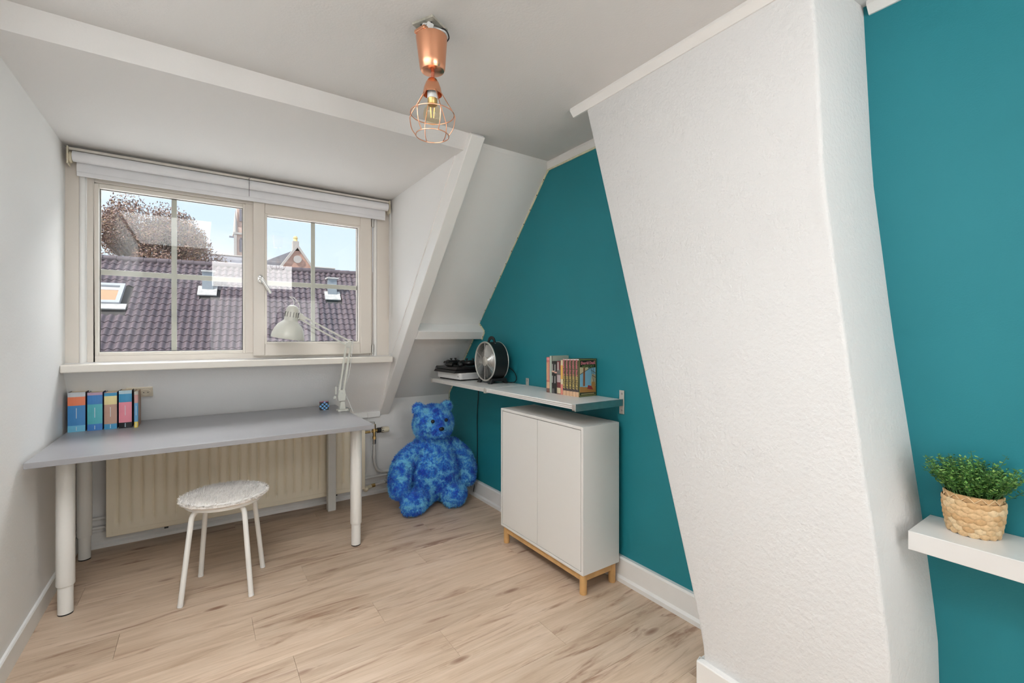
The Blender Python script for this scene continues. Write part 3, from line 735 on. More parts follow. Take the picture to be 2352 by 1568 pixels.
def desk_lamp():
    y = 3.135
    t = thing('desk_lamp', 'off-white articulated desk lamp clamped to the desk edge', 'lamp', (.775, y, ZD))
    L = M['lamp']
    part('clamp_base', MB().mm((.745, y - .03, ZD), (.808, y + .03, ZD + .012)).prism([(.757, ZD + .012), (.797, ZD + .012), (.790, ZD + .062), (.764, ZD + .062)], 'y', y - .018, y + .018).mm((.8085, y - .02, ZD - .055), (.815, y + .02, ZD + .012)).mm((.770, y - .02, ZD - .055), (.815, y + .02, ZD - .048)), L, t, bev=.003)
    part('clamp_screw', MB().cyl((.822, y, ZD - .05), (.822, y, ZD + .018), .005, n=10).cyl((.80, y, ZD + .022), (.835, y, ZD + .010), .003, n=8), M['steel'], t, 40)
    part('swivel_bracket', MB().prism([(.752, .80), (.795, .80), (.800, .84), (.792, .872), (.758, .872), (.748, .83)], 'y', y - .012, y + .012), L, t, bev=.002)
    part('tension_knob', MB().lathe([(.004, 0), (.011, .004), (.011, .014), (.004, .018)], 8, (.740, y, .822), (-1, 0, .1)).mm((.733, y - .004, .845), (.741, y + .004, .895)), L, t, 40)
    A0, A1 = Vector((.769, y, .86)), Vector((.817, y, 1.160))
    n = Vector((.018, 0, -.003))
    part('lower_arm', MB().bar(A0 - n * .55, A1 - n * .75, .012, .007, (0, 1, 0)).bar(A0 + n * .9, A1 + n * .85, .012, .007, (0, 1, 0)), L, t, bev=.001)
    part('elbow_joint', MB().prism([(.800, 1.152), (.826, 1.150), (.845, 1.185), (.836, 1.196), (.800, 1.185)], 'y', y - .011, y + .011), L, t, bev=.002)
    B0, B1 = Vector((.828, y, 1.180)), Vector((.533, y, 1.346))
    m = Vector((.009, 0, .016))
    part('upper_arm', MB().bar(B0 + m * .7, B1 + m * .55, .010, .007, (0, 1, 0)).bar(B0 - m * .9 + Vector((-.01, 0, 0)), B1 - m * .75, .010, .007, (0, 1, 0)), L, t, bev=.001)
    for a, b, o in ((A0 + Vector((-.022, 0, .03)), A0 + Vector((.006, 0, .145)), 0), (A0 + Vector((.004, 0, .015)), A0 + Vector((.022, 0, .145)), .0)):
        pts = []
        d = b - a; x = d.orthogonal().normalized(); z = d.normalized().cross(x)
        for i in range(240):
            an = i * 2 * pi / 8; pts.append(a + d * (i / 240) + (x * math.cos(an) + z * math.sin(an)) * .0035)
        part('spring', MB().tube(pts, .0009, 4), M['steel'], t, 60)
    pts = []
    a, b = B0 + Vector((-.02, -.002, .006)), B0 + Vector((-.13, -.002, .074)); d = b - a; x = d.orthogonal().normalized(); z = d.normalized().cross(x)
    for i in range(200):
        an = i * 2 * pi / 8; pts.append(a + d * (i / 200) + (x * math.cos(an) + z * math.sin(an)) * .0032)
    part('spring', MB().tube(pts, .0009, 4), M['steel'], t, 60)
    part('head_bracket', MB().prism([(.512, 1.338), (.545, 1.326), (.556, 1.343), (.532, 1.372), (.518, 1.370)], 'y', y - .010, y + .010), L, t, bev=.002)
    for p in ((.534, 1.364), (.546, 1.338), (.838, 1.186), (.808, 1.158), (.820, 1.156), (.796, .848), (.775, .852), (.760, .808)):
        part('rivet', MB().cyl((p[0], y - .0145, p[1]), (p[0], y + .0145, p[1]), .0032, n=8), M['steel'], t, 40)
    part('head_hinge', MB().cyl((.505, y, 1.330), (.530, y, 1.337), .004, n=8).ball((.513, y, 1.335), .006, 10, 8), M['steel'], t, 40)
    # head
    ax = Vector((.032, -.012, .21)).normalized(); mouth = Vector((.447, y - .01, 1.213))
    prof_o = [(.094, 0), (.0955, .003), (.092, .030), (.083, .060), (.069, .085), (.050, .104), (.0405, .112), (.0395, .118), (.039, .150), (.036, .185), (.028, .203), (.014, .211), (0, .212)]
    prof_i = [(.0, .200), (.030, .180), (.034, .118), (.048, .100), (.066, .082), (.080, .058), (.0895, .028), (.0925, 0), (.094, 0)]
    sh = part('lamp_shade', MB().lathe(prof_o[1:], 40, mouth, ax, close=False).lathe(prof_i + [(.0955, .003)], 40, mouth, ax, close=False), L, t, 50)
    sl = MB(); X = ax.orthogonal().normalized(); Yv = ax.cross(X)
    for k in range(14):
        a = 2 * pi * k / 14; e = X * math.cos(a) + Yv * math.sin(a)
        p0 = mouth + ax * .136 + e * .0390; p1 = mouth + ax * .168 + e * .0378
        sl.bar(p0, p1, .004, .002, e.cross(ax))
    part('vent_slots', sl, M['black'], sh)
    tp = mouth + ax * .21
    part('cable', MB().tube(cr_pts([tp, tp + Vector((.004, 0, .018)), tp + Vector((-.006, 0, .042)), tp + Vector((-.022, 0, .052)), tp + Vector((.005, .004, .048)), tp + Vector((.035, .006, .006)), Vector((.530, y + .008, 1.366)), Vector((.65, y + .01, 1.295)), Vector((.80, y + .01, 1.212)), Vector((.845, y + .008, 1.205)), Vector((.848, y + .01, 1.17)), Vector((.83, y + .012, 1.0)), Vector((.80, y + .014, .87)), Vector((.83, y + .01, .77)), Vector((.850, y, ZD - .02))], 6), .0024, 6), M['plasticw'], t, 60)
    part('bulb', MB().ball(mouth + ax * .055, .024, 16, 10), M['plasticw'], t, 60)
desk_lamp()
def lampcord():
    t = thing('power_cable', 'thin white cable hanging beside the radiator end', 'cable', (1.06, 3.44, .1))
    part('cable_run', MB().tube(cr_pts([(1.03, 3.43, .66), (1.052, 3.44, .56), (1.075, 3.445, .43), (1.062, 3.45, .32), (1.03, 3.452, .21), (1.02, 3.452, .14), (1.027, 3.45, .10)], 8), .0024, 6), M['plasticw'], t, 60)
lampcord()

# ------------------------------------------------------------------ stool with its sheepskin pad
def stool():
    cx, cy = .099, 2.651
    t = thing('stool', 'white metal stool with four splayed legs under the desk edge', 'stool', (cx, cy, 0))
    part('seat', MB().lathe([(.158, .418), (.163, .422), (.163, .434), (.158, .438)], 40, (cx, cy, 0)), M['leg'], t, 40)
    for fx, fy in ((-.076, 2.554), (.001, 2.824), (.198, 2.476), (.273, 2.749)):
        d = Vector((fx - cx, fy - cy, 0)); R = d.length; d.normalize(); c = Vector((cx, cy, 0))
        pts = [c + d * .06 + Vector((0, 0, .411)), c + d * .118 + Vector((0, 0, .411)), c + d * .138 + Vector((0, 0, .406)), c + d * .150 + Vector((0, 0, .390)), c + d * .1545 + Vector((0, 0, .37)), c + d * R + Vector((0, 0, .004))]
        P = cr_pts(pts[:5], 4) + [pts[5]]
        l = part('leg', MB().tube(P, .0115, 12), M['leg'], t, 60)
        part('foot_cap', MB().cyl(c + d * (R + .001), c + d * (R - .0015) + Vector((0, 0, .012)), .0122, n=12), M['plasticw'], l, 40)
    # pad
    p = thing('seat_pad', 'round ivory sheepskin pad lying on the stool', 'cushion', (cx, cy, .438))
    part('pad_body', MB().lathe([(0, .4385), (.176, .4385), (.183, .446), (.180, .455), (.15, .461), (0, .464)], 48, (cx, cy, 0)), M['fluff'], p, 60)
    fur = MB(); rnd = random.Random(3)
    for i in range(7500):
        a = rnd.random() * 2 * pi; r = .188 * math.sqrt(rnd.random())
        z = .462 - .006 * (r / .18) ** 4
        edge = r > .165
        nrm = Vector((math.cos(a) * (.9 if edge else .0), math.sin(a) * (.9 if edge else 0), .35 if edge else 1.0))
        if edge: z = .444 + rnd.random() * .014; r = .179
        b = Vector((cx + r * math.cos(a), cy + r * math.sin(a), z))
        d = (nrm + Vector((rnd.uniform(-.9, .9) + .5, rnd.uniform(-.9, .9), rnd.uniform(-.3, .3)))).normalized() * rnd.uniform(.010, .019)
        s = d.orthogonal().normalized() * .0016
        s = Matrix.Rotation(rnd.random() * 6.28, 3, d.normalized()) @ s
        fur.add([b - s, b + s, b + d], [(0, 1, 2)])
    me = bpy.data.meshes.new('wool'); me.from_pydata([Vector(v) - Vector((cx, cy, .438)) for v in fur.v], [], fur.f)
    link('wool', me, M['fluff'], p, kind='stuff')
stool()

# ------------------------------------------------------------------ cabinet
def cabinet():
    x0, x1, y0, y1, z0, z1 = 1.483, 1.728, 1.575, 2.283, .10, .80
    t = thing('cabinet', 'white two-door cabinet on birch legs against the teal wall', 'cabinet', (1.6, 1.93, 0))
    th = .014
    b = MB()
    b.mm((x0, y0, z0), (x1, y0 + th, z1)).mm((x0, y1 - th, z0), (x1, y1, z1)).mm((x0, y0 + th, z0), (x1, y1 - th, z0 + th)).mm((x0, y0 + th, z1 - th), (x1, y1 - th, z1))
    b.mm((x1 - .006, y0 + th, z0 + th), (x1, y1 - th, z1 - th))
    part('body', b, M['cab'], t, bev=.0015)
    ym = (y0 + y1) / 2
    part('door', MB().mm((x0 + .001, y0 + th + .003, z0 + th + .003), (x0 + .017, ym - .0015, z1 - th - .003)), M['cab'], t, bev=.001)
    part('door', MB().mm((x0 + .001, ym + .0015, z0 + th + .003), (x0 + .017, y1 - th - .003, z1 - th - .003)), M['cab'], t, bev=.001)
    for (px, py) in ((1.508, 1.600), (1.508, 2.258), (1.703, 1.600), (1.703, 2.258)):
        part('leg', MB().lathe([(.0165, 0), (.0178, .003), (.0178, z0)], 24, (px, py, 0)), M['birch'], t, 40)
    f = MB()
    part('base_rail', MB().mm((1.499, 1.612, .062), (1.517, 2.246, z0)), M['birch'], t, bev=.002)
    part('base_rail', MB().mm((1.694, 1.612, .062), (1.712, 2.246, z0)), M['birch'], t, bev=.002)
    part('base_rail', MB().mm((1.520, 1.591, .062), (1.691, 1.609, z0)), M['birch'], t, bev=.002)
    part('base_rail', MB().mm((1.520, 2.249, .062), (1.691, 2.267, z0)), M['birch'], t, bev=.002)
cabinet()

# ------------------------------------------------------------------ wall shelf and what stands on it
ZS = .910
def wall_shelf():
    x0 = 1.437
    t = thing('wall_shelf', 'long white wall shelf of two boards on steel brackets', 'shelf', (1.6, 2.37, ZS - .03))
    for ya, yb in ((1.600, 2.385), (2.405, 3.165)):
        b = part('shelf_board', MB().mm((x0 + .003, ya, ZS - .024), (XR - .004, yb, ZS)), M['shelfw'], t, bev=.0015)
        for dz in (-.007, -.016):
            part('edge_groove', MB().mm((x0 + .0018, ya + .002, ZS + dz - .0012), (x0 + .0035, yb - .002, ZS + dz + .0012)), M['alu'], b)
    for y, w in ((1.588, .022), (2.395, .020), (3.172, .018)):
        br = part('bracket', MB().mm((x0 - .002, y - w / 2, ZS - .030), (XR - .002, y + w / 2 - .002 if y < 2 else y + w / 2, ZS - .025)).mm((x0 - .002, y - w / 2, ZS - .030), (x0 + .001, y + w / 2, ZS + .001)), M['alu'], t, bev=.001)
        if y < 2: part('side_flange', MB().mm((x0 - .001, y - w / 2 - .001, ZS - .032), (XR - .004, y - w / 2 + .002, ZS + .002)), M['steel'], br, bev=.001)
        if y < 3:
            p = part('wall_plate', MB().mm((XR - .005, y - .016, ZS - .075), (XR - .001, y + .016, ZS + .045)), M['alu'], br, bev=.0015)
            for dz in (-.055, .028):
                pass
wall_shelf()
# shelf screws as sub-parts of the bracket would be a fourth level: they sit on the bracket itself
for o in [o for o in bpy.data.objects if o.name.startswith('bracket') and top(o).name.startswith('wall_shelf')][:2]:
    y = 1.588 if o.name == min(q.name for q in bpy.data.objects if q.name.startswith('bracket') and top(q).name.startswith('wall_shelf')) else 2.395
    for dz in (-.055, .028):
        part('screw', MB().lathe([(.0055, 0), (.004, .002)], 12, (XR - .005, y, ZS + dz), (-1, 0, 0)), M['steel'], o, 40)

def comics():
    g = 'paperbacks on the wall shelf'
    X = col
    PK, YE, BK, GY = (.72, .22, .26), (.72, .56, .20), (.02, .018, .016), (.42, .47, .40)
    # from the left end (far, +y) to the right; widths along y
    ys = 2.035
    W = [('paperback with a red and cream spine, leftmost on the wall shelf', .028, .200, 'red'),
         ('tall pale grey green paperback on the wall shelf', .020, .208, 'grey'),
         ('black paperback beside the tall pale grey one', .022, .178, 'blackA'),
         ('black paperback beside the patterned dark red one', .022, .176, 'blackB'),
         ('dark red paperback with a black and white figure pattern', .032, .182, 'dred'),
         ('slim cream and orange paperback in the middle of the shelf row', .019, .188, 'cream'),
         ('comic pocket with pink and yellow spine, next to the slim cream one', .0255, .196, 'c1'),
         ('comic pocket with pink and yellow spine, second after the slim cream one', .0255, .197, 'c2'),
         ('comic pocket with pink and yellow spine, third after the slim cream one', .0255, .198, 'c3'),
         ('comic pocket with pink and yellow spine, last but one of the shelf row', .0255, .199, 'c4'),
         ('comic pocket with its green framed ship cover showing, rightmost on the wall shelf', .0255, .200, 'c5')]
    x = 1.632
    for lab, w, h, k in W:
        d = .126
        if k == 'red': bands = [(0, 1, X((.60, .18, .15))), (.0, .12, X((.20, .10, .08))), (.12, .30, X((.72, .42, .25))), (.92, .98, X((.75, .30, .32))), (.34, .86, X((.66, .28, .20)))]; cov = X((.35, .12, .10))
        elif k == 'grey': bands = [(0, 1, X(GY))]; cov = X((.50, .53, .44))
        elif k == 'blackA': bands = [(0, 1, X(BK)), (.0, .15, X((.12, .12, .12))), (.66, .71, X((.70, .45, .33)))]; cov = X(BK)
        elif k == 'blackB': bands = [(0, 1, X((.025, .022, .02))), (.64, .69, X((.72, .40, .32)))]; cov = X(BK)
        elif k == 'dred': bands = [(0, 1, X((.20, .05, .05))), (.02, .19, X((.66, .56, .36))), (.36, .58, X((.52, .42, .42))), (.59, .74, X((.16, .15, .14)))]; cov = X((.05, .03, .03))
        elif k == 'cream': bands = [(0, 1, X((.76, .66, .42))), (.0, .30, X((.72, .25, .20))), (.45, .85, X((.78, .45, .10)))]; cov = X((.76, .68, .46))
        else:
            side = X([(.10, .20, .09), (.12, .12, .10), (.12, .20, .07), (.10, .12, .22), (.10, .10, .09)][int(k[1]) - 1])
            bands = [(0, 1, X((.10, .085, .04))), (0, .13, X((.70, .45, .28))), (.13, .20, X((.08, .06, .06))), (.965, .995, X((.72, .70, .66)))]; cov = side
        t, _, _ = book('paperback', lab, 'book', g, ys - w, w - .0006, x, d, ZS, h, bands, cov, M['paperw'], 'x')
        ys -= w
        if k[0] == 'c' and k != 'cream':
            yb = -.0052
            link('lettering', text_mesh('Donald Duck', .0165, bold=.0006), X(PK), t, loc=(0, yb, h * .76), rot=(pi / 2, pi / 2, 0))
            link('lettering', text_mesh('HISTORY', .0195, bold=.0005), X(YE), t, loc=(0, yb, h * .385), rot=(pi / 2, pi / 2, 0))
        elif k == 'red':
            link('title_line', MB().mm((-.0035, -.0060, h * .36), (.0035, -.0045, h * .84)).mesh('title_line'), X((.74, .46, .24)), t)
        elif k in ('blackA', 'blackB'):
            for f in (.82, .45): link('title_line', MB().mm((-.0028, -.0052, h * (f - .12)), (.0028, -.004, h * (f + .1))).mesh('title_line'), X((.50, .49, .47)), t)
        elif k == 'dred':
            link('title_line', MB().mm((-.004, -.0056, h * .72), (.004, -.004, h * .97)).mesh('title_line'), X((.60, .58, .55)), t)
        if k == 'c5':
            # front cover, facing the room end (-y): local +x side of the book
            cx = w / 2 - .0003
            D, Hh = d, h
            def flat(name, poly, mat, lift):
                mb = MB().prism([(py * D, pz * Hh) for py, pz in poly], 'x', cx, cx + .00025 + lift * .0002)
                return lpart(name, mb, mat, t)
            flat('cover_ground', [(0, 0), (1, 0), (1, 1), (0, 1)], X((.06, .10, .04)), 0)
            flat('cover_border', [(.03, .02), (.97, .02), (.97, .98), (.03, .98)], X((.42, .38, .12)), 1)
            flat('cover_panel', [(.05, .035), (.95, .035), (.95, .965), (.05, .965)], X((.025, .03, .018)), 2)
            flat('cover_sky', [(.05, .22), (.95, .22), (.95, .76), (.05, .74)], X((.26, .52, .68)), 3)
            flat('cover_sail', [(.05, .60), (.52, .72), (.52, .78), (.05, .78)], X((.70, .60, .38)), 4)
            flat('cover_sail', [(.66, .34), (.95, .28), (.95, .56), (.74, .60)], X((.62, .52, .34)), 4)
            flat('cover_mast', [(.22, .28), (.34, .28), (.34, .79), (.24, .79)], X((.33, .12, .05)), 5)
            flat('cover_rigging', [(.05, .60), (.05, .585), (.75, .77), (.75, .785)], X((.10, .07, .05)), 6)
            flat('cover_rigging', [(.68, .79), (.665, .79), (.84, .30), (.855, .30)], X((.10, .07, .05)), 6)
            flat('cover_rigging', [(.80, .79), (.785, .79), (.88, .30), (.895, .30)], X((.10, .07, .05)), 6)
            flat('cover_rigging', [(.70, .70), (.70, .685), (.95, .60), (.95, .615)], X((.10, .07, .05)), 6)
            flat('cover_rigging', [(.74, .56), (.74, .545), (.95, .48), (.95, .495)], X((.10, .07, .05)), 6)
            flat('cover_deck', [(.05, .12), (.95, .10), (.95, .26), (.60, .24), (.05, .27)], X((.50, .23, .06)), 6)
            flat('cover_barrel', [(.72, .20), (.90, .20), (.93, .30), (.90, .38), (.74, .38), (.70, .30)], X((.55, .27, .07)), 7)
            flat('cover_cloth', [(.46, .20), (.80, .17), (.70, .27), (.52, .30)], X((.38, .04, .04)), 8)
            link('lettering', text_mesh('Donald Duck', .0205, sx=.92, bold=.0012), X((.74, .22, .26)), t, loc=(cx + .0026, D * .5, Hh * .885), rot=(pi / 2, 0, pi / 2))
            link('lettering', text_mesh('HISTORY', .0195, sx=1.12, bold=.0006), X((.16, .24, .07)), t, loc=(cx + .0022, D * .52, Hh * .795), rot=(pi / 2, 0, pi / 2))
            flat('cover_subtitle_line', [(.12, .058), (.88, .058), (.88, .080), (.12, .080)], X((.50, .44, .20)), 7)
            flat('cover_medal', [(.88 + .028 * math.cos(a * pi / 5), .925 + .018 * math.sin(a * pi / 5)) for a in range(10)], X((.65, .42, .20)), 6)
comics()

def fan():
    cy, cz, R = 2.655, 1.058, .133
    xa, xb = 1.595, 1.700
    t = thing('desk_fan', 'round black box fan with chrome grille on the shelf', 'fan', (1.65, cy, ZS))
    ax = (1, 0, 0); o = (xa, cy, cz); L = xb - xa
    part('drum', MB().lathe([(R - .006, .001), (R - .002, .0), (R - .001, L), (R - .006, L), (R - .006, .001)], 56, o, ax, close=False), M['blackm'], t, 40)
    part('front_rim', MB().ring(o, ax, R - .003, .0052, 56, 8), M['alu'], t, 60)
    part('rear_rim', MB().ring((xb, cy, cz), ax, R - .003, .004, 56, 8), M['alu'], t, 60)
    g = MB()
    for i in range(14):
        g.ring((xa - .001, cy, cz), ax, .038 + i * .0066, .0010, 48, 5)
    gr = part('front_grille', g, M['chrome'], t, 60)
    sp = MB()
    for k in range(6):
        a = pi / 6 + k * pi / 3; e = Vector((0, math.cos(a), math.sin(a)))
        sp.cyl(Vector((xa - .002, cy, cz)) + e * .03, Vector((xa - .002, cy, cz)) + e * (R - .004), .0015, n=6)
    part('grille_spokes', sp, M['chrome'], gr, 40)
    part('hub_badge', MB().lathe([(.0335, 0), (.0335, .004), (.030, .007), (0, .008)], 32, (xa + .002, cy, cz), (-1, 0, 0)), M['alu'], t, 40)
    part('motor', MB().lathe([(.040, 0), (.040, .055), (.03, .07)], 24, (xa + .03, cy, cz), ax), M['black'], t, 40)
    g = MB()
    for i in range(9): g.ring((xb + .001, cy, cz), ax, .03 + i * .011, .0011, 40, 5)
    part('rear_grille', g, M['chrome'], t, 60)
    for k in range(4):
        mb = MB(); vs = []; fs = []
        n, mm = 6, 6
        for i in range(n + 1):
            r = .026 + (R - .022 - .026) * i / n
            hw = .30 + .32 * math.sin(pi * min(1, .25 + i / n * .6))
            for j in range(mm + 1):
                s = -1 + 2 * j / mm
                a = k * pi / 2 + .35 + s * hw
                vs.append((xa + .028 + .018 * s * (1 - .3 * i / n), cy + r * math.cos(a), cz + r * math.sin(a)))
        for i in range(n):
            for j in range(mm): fs.append((i * (mm + 1) + j, i * (mm + 1) + j + 1, (i + 1) * (mm + 1) + j + 1, (i + 1) * (mm + 1) + j))
        part('blade', mb.add(vs, fs), M['chrome'], t, 60)
    hp = cr_pts([(1.648, cy + .040, cz + R - .008), (1.648, cy + .030, cz + R + .016), (1.648, cy, cz + R + .027), (1.648, cy - .030, cz + R + .016), (1.648, cy - .040, cz + R - .008)], 6)
    mb = MB()
    for p, q2 in zip(hp, hp[1:]): mb.bar(p, q2 + (q2 - p) * .15, .022, .005, (1, 0, 0))
    part('carry_handle', mb, M['black'], t)
    part('handle_rivet', MB().ball((1.648, cy - .046, cz + R - .012), .005, 10, 8).ball((1.648, cy + .046, cz + R - .012), .005, 10, 8), M['chrome'], t, 60)
    for s in (-1, 1):
        y = cy + s * .072
        mb = MB().prism([(xa - .012, ZS), (xa + .004, ZS), (xa + .016, ZS + .016), (xb - .010, ZS + .016), (xb + .004, ZS), (xb + .022, ZS), (xb + .012, ZS + .036), (xa + .004, ZS + .036)], 'y', y - .018, y + .018)
        part('foot', mb, M['black'], t, bev=.002)
    c = thing('fan_power_cord', 'black power cord hanging behind the round fan', 'cable', (1.74, 2.53, ZS))
    part('cord', MB().tube(cr_pts([(1.712, 2.60, 1.02), (1.735, 2.555, 1.01), (1.745, 2.52, .985), (1.748, 2.50, .95), (1.745, 2.515, .922), (1.735, 2.56, .914), (1.728, 2.62, .9135)], 8), .003, 6), M['black'], c, 60)
    part('cord_boot', MB().cyl((1.705, 2.615, 1.022), (1.722, 2.58, 1.014), .006, .004, n=8), M['black'], c, 40)
    d = thing('hanging_cable', 'thin black cable hanging down the teal wall under the shelf', 'cable', (1.758, 2.78, .2))
    part('cord', MB().tube(cr_pts([(1.759, 3.02, ZS - .032), (1.759, 3.03, .75), (1.759, 3.045, .6), (1.759, 3.04, .4), (1.758, 3.05, .2), (1.735, 3.06, .03)], 6), .0028, 6), M['black'], d, 60)
fan()

def consoles():
    a = math.radians(4)
    t = thing('white_console', 'white set-top box lying under the black game console', 'console', (1.625, 3.03, ZS), a)
    lpart('case', MB().mm((-.125, -.165, .010), (.125, .155, .055)), M['plasticw'], t, bev=.004)
    lpart('base_plinth', MB().mm((-.112, -.152, .0), (.112, .142, .011)), M['darkgap'], t)
    lpart('front_panel', MB().mm((-.105, -.1662, .017), (.10, -.1645, .048)), plain('pale_grey_panel', (.62, .62, .62), .5), t)
    lpart('port', MB().mm((-.1262, -.142, .026), (-.1245, -.138, .036)), M['black'], t)
    k = thing('game_console', 'flat black game console with slanted edges on the white box', 'console', (1.615, 3.04, ZS + .055), math.radians(3))
    def slab(n, z0, z1, s0, s1, inset=0):
        x, y = .135 - inset, .155 - inset
        return lpart(n, MB().prism([(-x + s0, z0), (x + s0, z0), (x + s1, z1), (-x + s1, z1)], 'y', -y, y), M['black'], k, bev=.002)
    slab('lower_case', 0, .020, -.012, .004); slab('light_groove', .020, .0235, .006, .006, .006); slab('upper_case', .0235, .040, .0, .012)
    for i, (x, y, rz, lab) in enumerate(((-.05, .045, .4, 'black game controller lying on the console, left of the pair'), (.035, -.075, -.5, 'black game controller on the console right beside the fan'))):
        c = thing('game_controller', lab, 'controller', (1.615 + x, 3.04 + y, ZS + .0955), rz, 'game controllers on the console')
        lpart('controller_body', MB().ball((0, 0, .024), (.045, .030, .021), 18, 10), M['black'], c, 60, bev=0)
        for s in (-1, 1):
            lpart('grip', MB().tube(cr_pts([(s * .040, .004, .026), (s * .062, -.008, .022), (s * .070, -.038, .016), (s * .066, -.062, .014)], 5), [.022] * 5 + [.020] * 5 + [.016] * 5 + [.013], 10), M['black'], c, 60)
            lpart('thumb_stick', MB().lathe([(.006, 0), (.006, .012), (.010, .014), (.010, .018), (.006, .019)], 14, (s * .024, -.012, .040)), M['black'], c, 40)
            lpart('trigger', MB().ball((s * .045, .030, .028), (.014, .010, .010), 10, 8), M['black'], c, 60)
consoles()

# ------------------------------------------------------------------ pendant lamp
def pendant():
    x, y = .652, 1.432
    t = thing('pendant_lamp', 'copper wire cage pendant lamp hanging from the ceiling', 'lamp', (x, y, 1.91))
    o = (x, y, 0)
    tl = Vector((-.03, .0, 1)).normalized()
    jb = thing('junction_box', 'bare grey ceiling box plate with loose white wires', 'junction box', (x - .004, y + .01, ZC))
    Rz = Matrix.Rotation(math.radians(28), 3, 'Z')
    part('box_plate', MB().box((x - .004, y + .01, ZC - .004), (.085, .085, .008), Rz), plain('grey_weathered_plate', (.42, .40, .34), .6, var=.25, vscale=60), jb)
    wd = MB()
    for a in (0, 1.6, 3.1, 4.4):
        wd.cyl((x - .004 + .032 * math.cos(a), y + .01 + .032 * math.sin(a), ZC - .0095), (x - .004 + .032 * math.cos(a), y + .01 + .032 * math.sin(a), ZC - .007), .003, n=8)
    part('plate_screws', wd, M['black'], jb)
    part('terminal_block', MB().box((x - .018, y - .012, ZC - .024), (.022, .016, .034), Matrix.Rotation(.3, 3, 'Y')), M['plasticw'], jb, bev=.002)
    for k, P in enumerate(([(0, 0, -.008), (.02, -.02, -.02), (.045, -.01, -.018), (.048, .012, -.035), (.03, .01, -.05)], [(-.01, -.01, -.008), (-.04, -.015, -.022), (-.03, -.02, -.04), (0, -.01, -.05)], [(.01, .015, -.008), (.035, -.02, -.012), (.055, -.015, -.03), (.046, -.012, -.05)])):
        part('wire', MB().tube(cr_pts([(x + a, y + b, ZC + c) for a, b, c in P], 6), .0032 if k != 2 else .0022, 6), M['plasticw'] if k != 2 else M['black'], jb, 60)
    c0 = Vector((x, y, 0)); zt, zb = 2.252, 2.128
    # canopy: slightly tapered cup
    up = Vector((-.035, 0, 1)).normalized(); base = Vector((x + .001, y, zb))
    part('canopy', MB().lathe([(.006, 0), (.030, .001), (.0385, .004), (.0425, .012), (.0445, .03), (.053, .116), (.0515, .116), (.043, .03), (.04, .014), (.006, .006)], 48, base, up, close=False), M['copper'], t, 40)
    part('canopy_clip', MB().box((x - .046, y - .012, zt - .004), (.02, .05, .012), Matrix.Rotation(.3, 3, 'Z')), M['copper'], t, bev=.003)
    part('stem', MB().cyl((x + .001, y, zb + .02), (x + .001, y, 2.098), .0062, n=14), plain('dark_copper_stem', (.48, .14, .08), .35, var=.1), t, 40)
    part('socket_cap', MB().lathe([(.008, 2.108), (.0145, 2.104), (.022, 2.092), (.0285, 2.074), (.0325, 2.052), (.0310, 2.052), (.027, 2.073), (.020, 2.09), (.006, 2.10)], 36, o, close=False), M['copper'], t, 40)
    part('bulb_holder', MB().lathe([(.012, 2.095), (.017, 2.088), (.0175, 2.038), (.015, 2.036)], 24, o), M['plasticw'], t, 40)
    b = part('bulb', MB().lathe([(.0, 1.950), (.012, 1.953), (.023, 1.961), (.0295, 1.974), (.0305, 1.985), (.028, 1.998), (.021, 2.010), (.0155, 2.020), (.0145, 2.030)], 28, o, close=False), M['bulb'], t, 60)
    part('bulb_cap', MB().lathe([(.0145, 2.016), (.016, 2.018), (.0165, 2.04), (.0155, 2.041)], 24, o), M['brass'], b, 40)
    fil = bpy.data.materials.new('warm_filament'); fil.use_nodes = True
    fb = fil.node_tree.nodes['Principled BSDF']; setc(fb.inputs['Base Color'], (.8, .45, .15)); setc(fb.inputs['Emission Color'], (1, .55, .18)); fb.inputs['Emission Strength'].default_value = 1.6
    fm = MB()
    for k in range(4):
        a = k * pi / 2 + .4; fm.cyl((x + .006 * math.cos(a), y + .006 * math.sin(a), 1.975), (x + .009 * math.cos(a), y + .009 * math.sin(a), 2.005), .0011, n=6)
    part('filament', fm, fil, b)
    for z, R in ((1.985, .0735), (1.912, .0555)):
        part('cage_hoop', MB().ring((x, y, z), (0, 0, 1), R, .0017, 56, 6), M['copperw'], t, 60)
    for k in range(6):
        a = k * pi / 3 + .45
        e = Vector((math.cos(a), math.sin(a), 0))
        P = [c0 + e * r + Vector((0, 0, z)) for r, z in ((.0305, 2.058), (.044, 2.035), (.0735, 1.985), (.0755, 1.962), (.070, 1.935), (.0555, 1.912))]
        part('cage_wire', MB().tube([P[0]] + cr_pts(P[1:], 5), .0016, 6), M['copperw'], t, 60)
pendant()

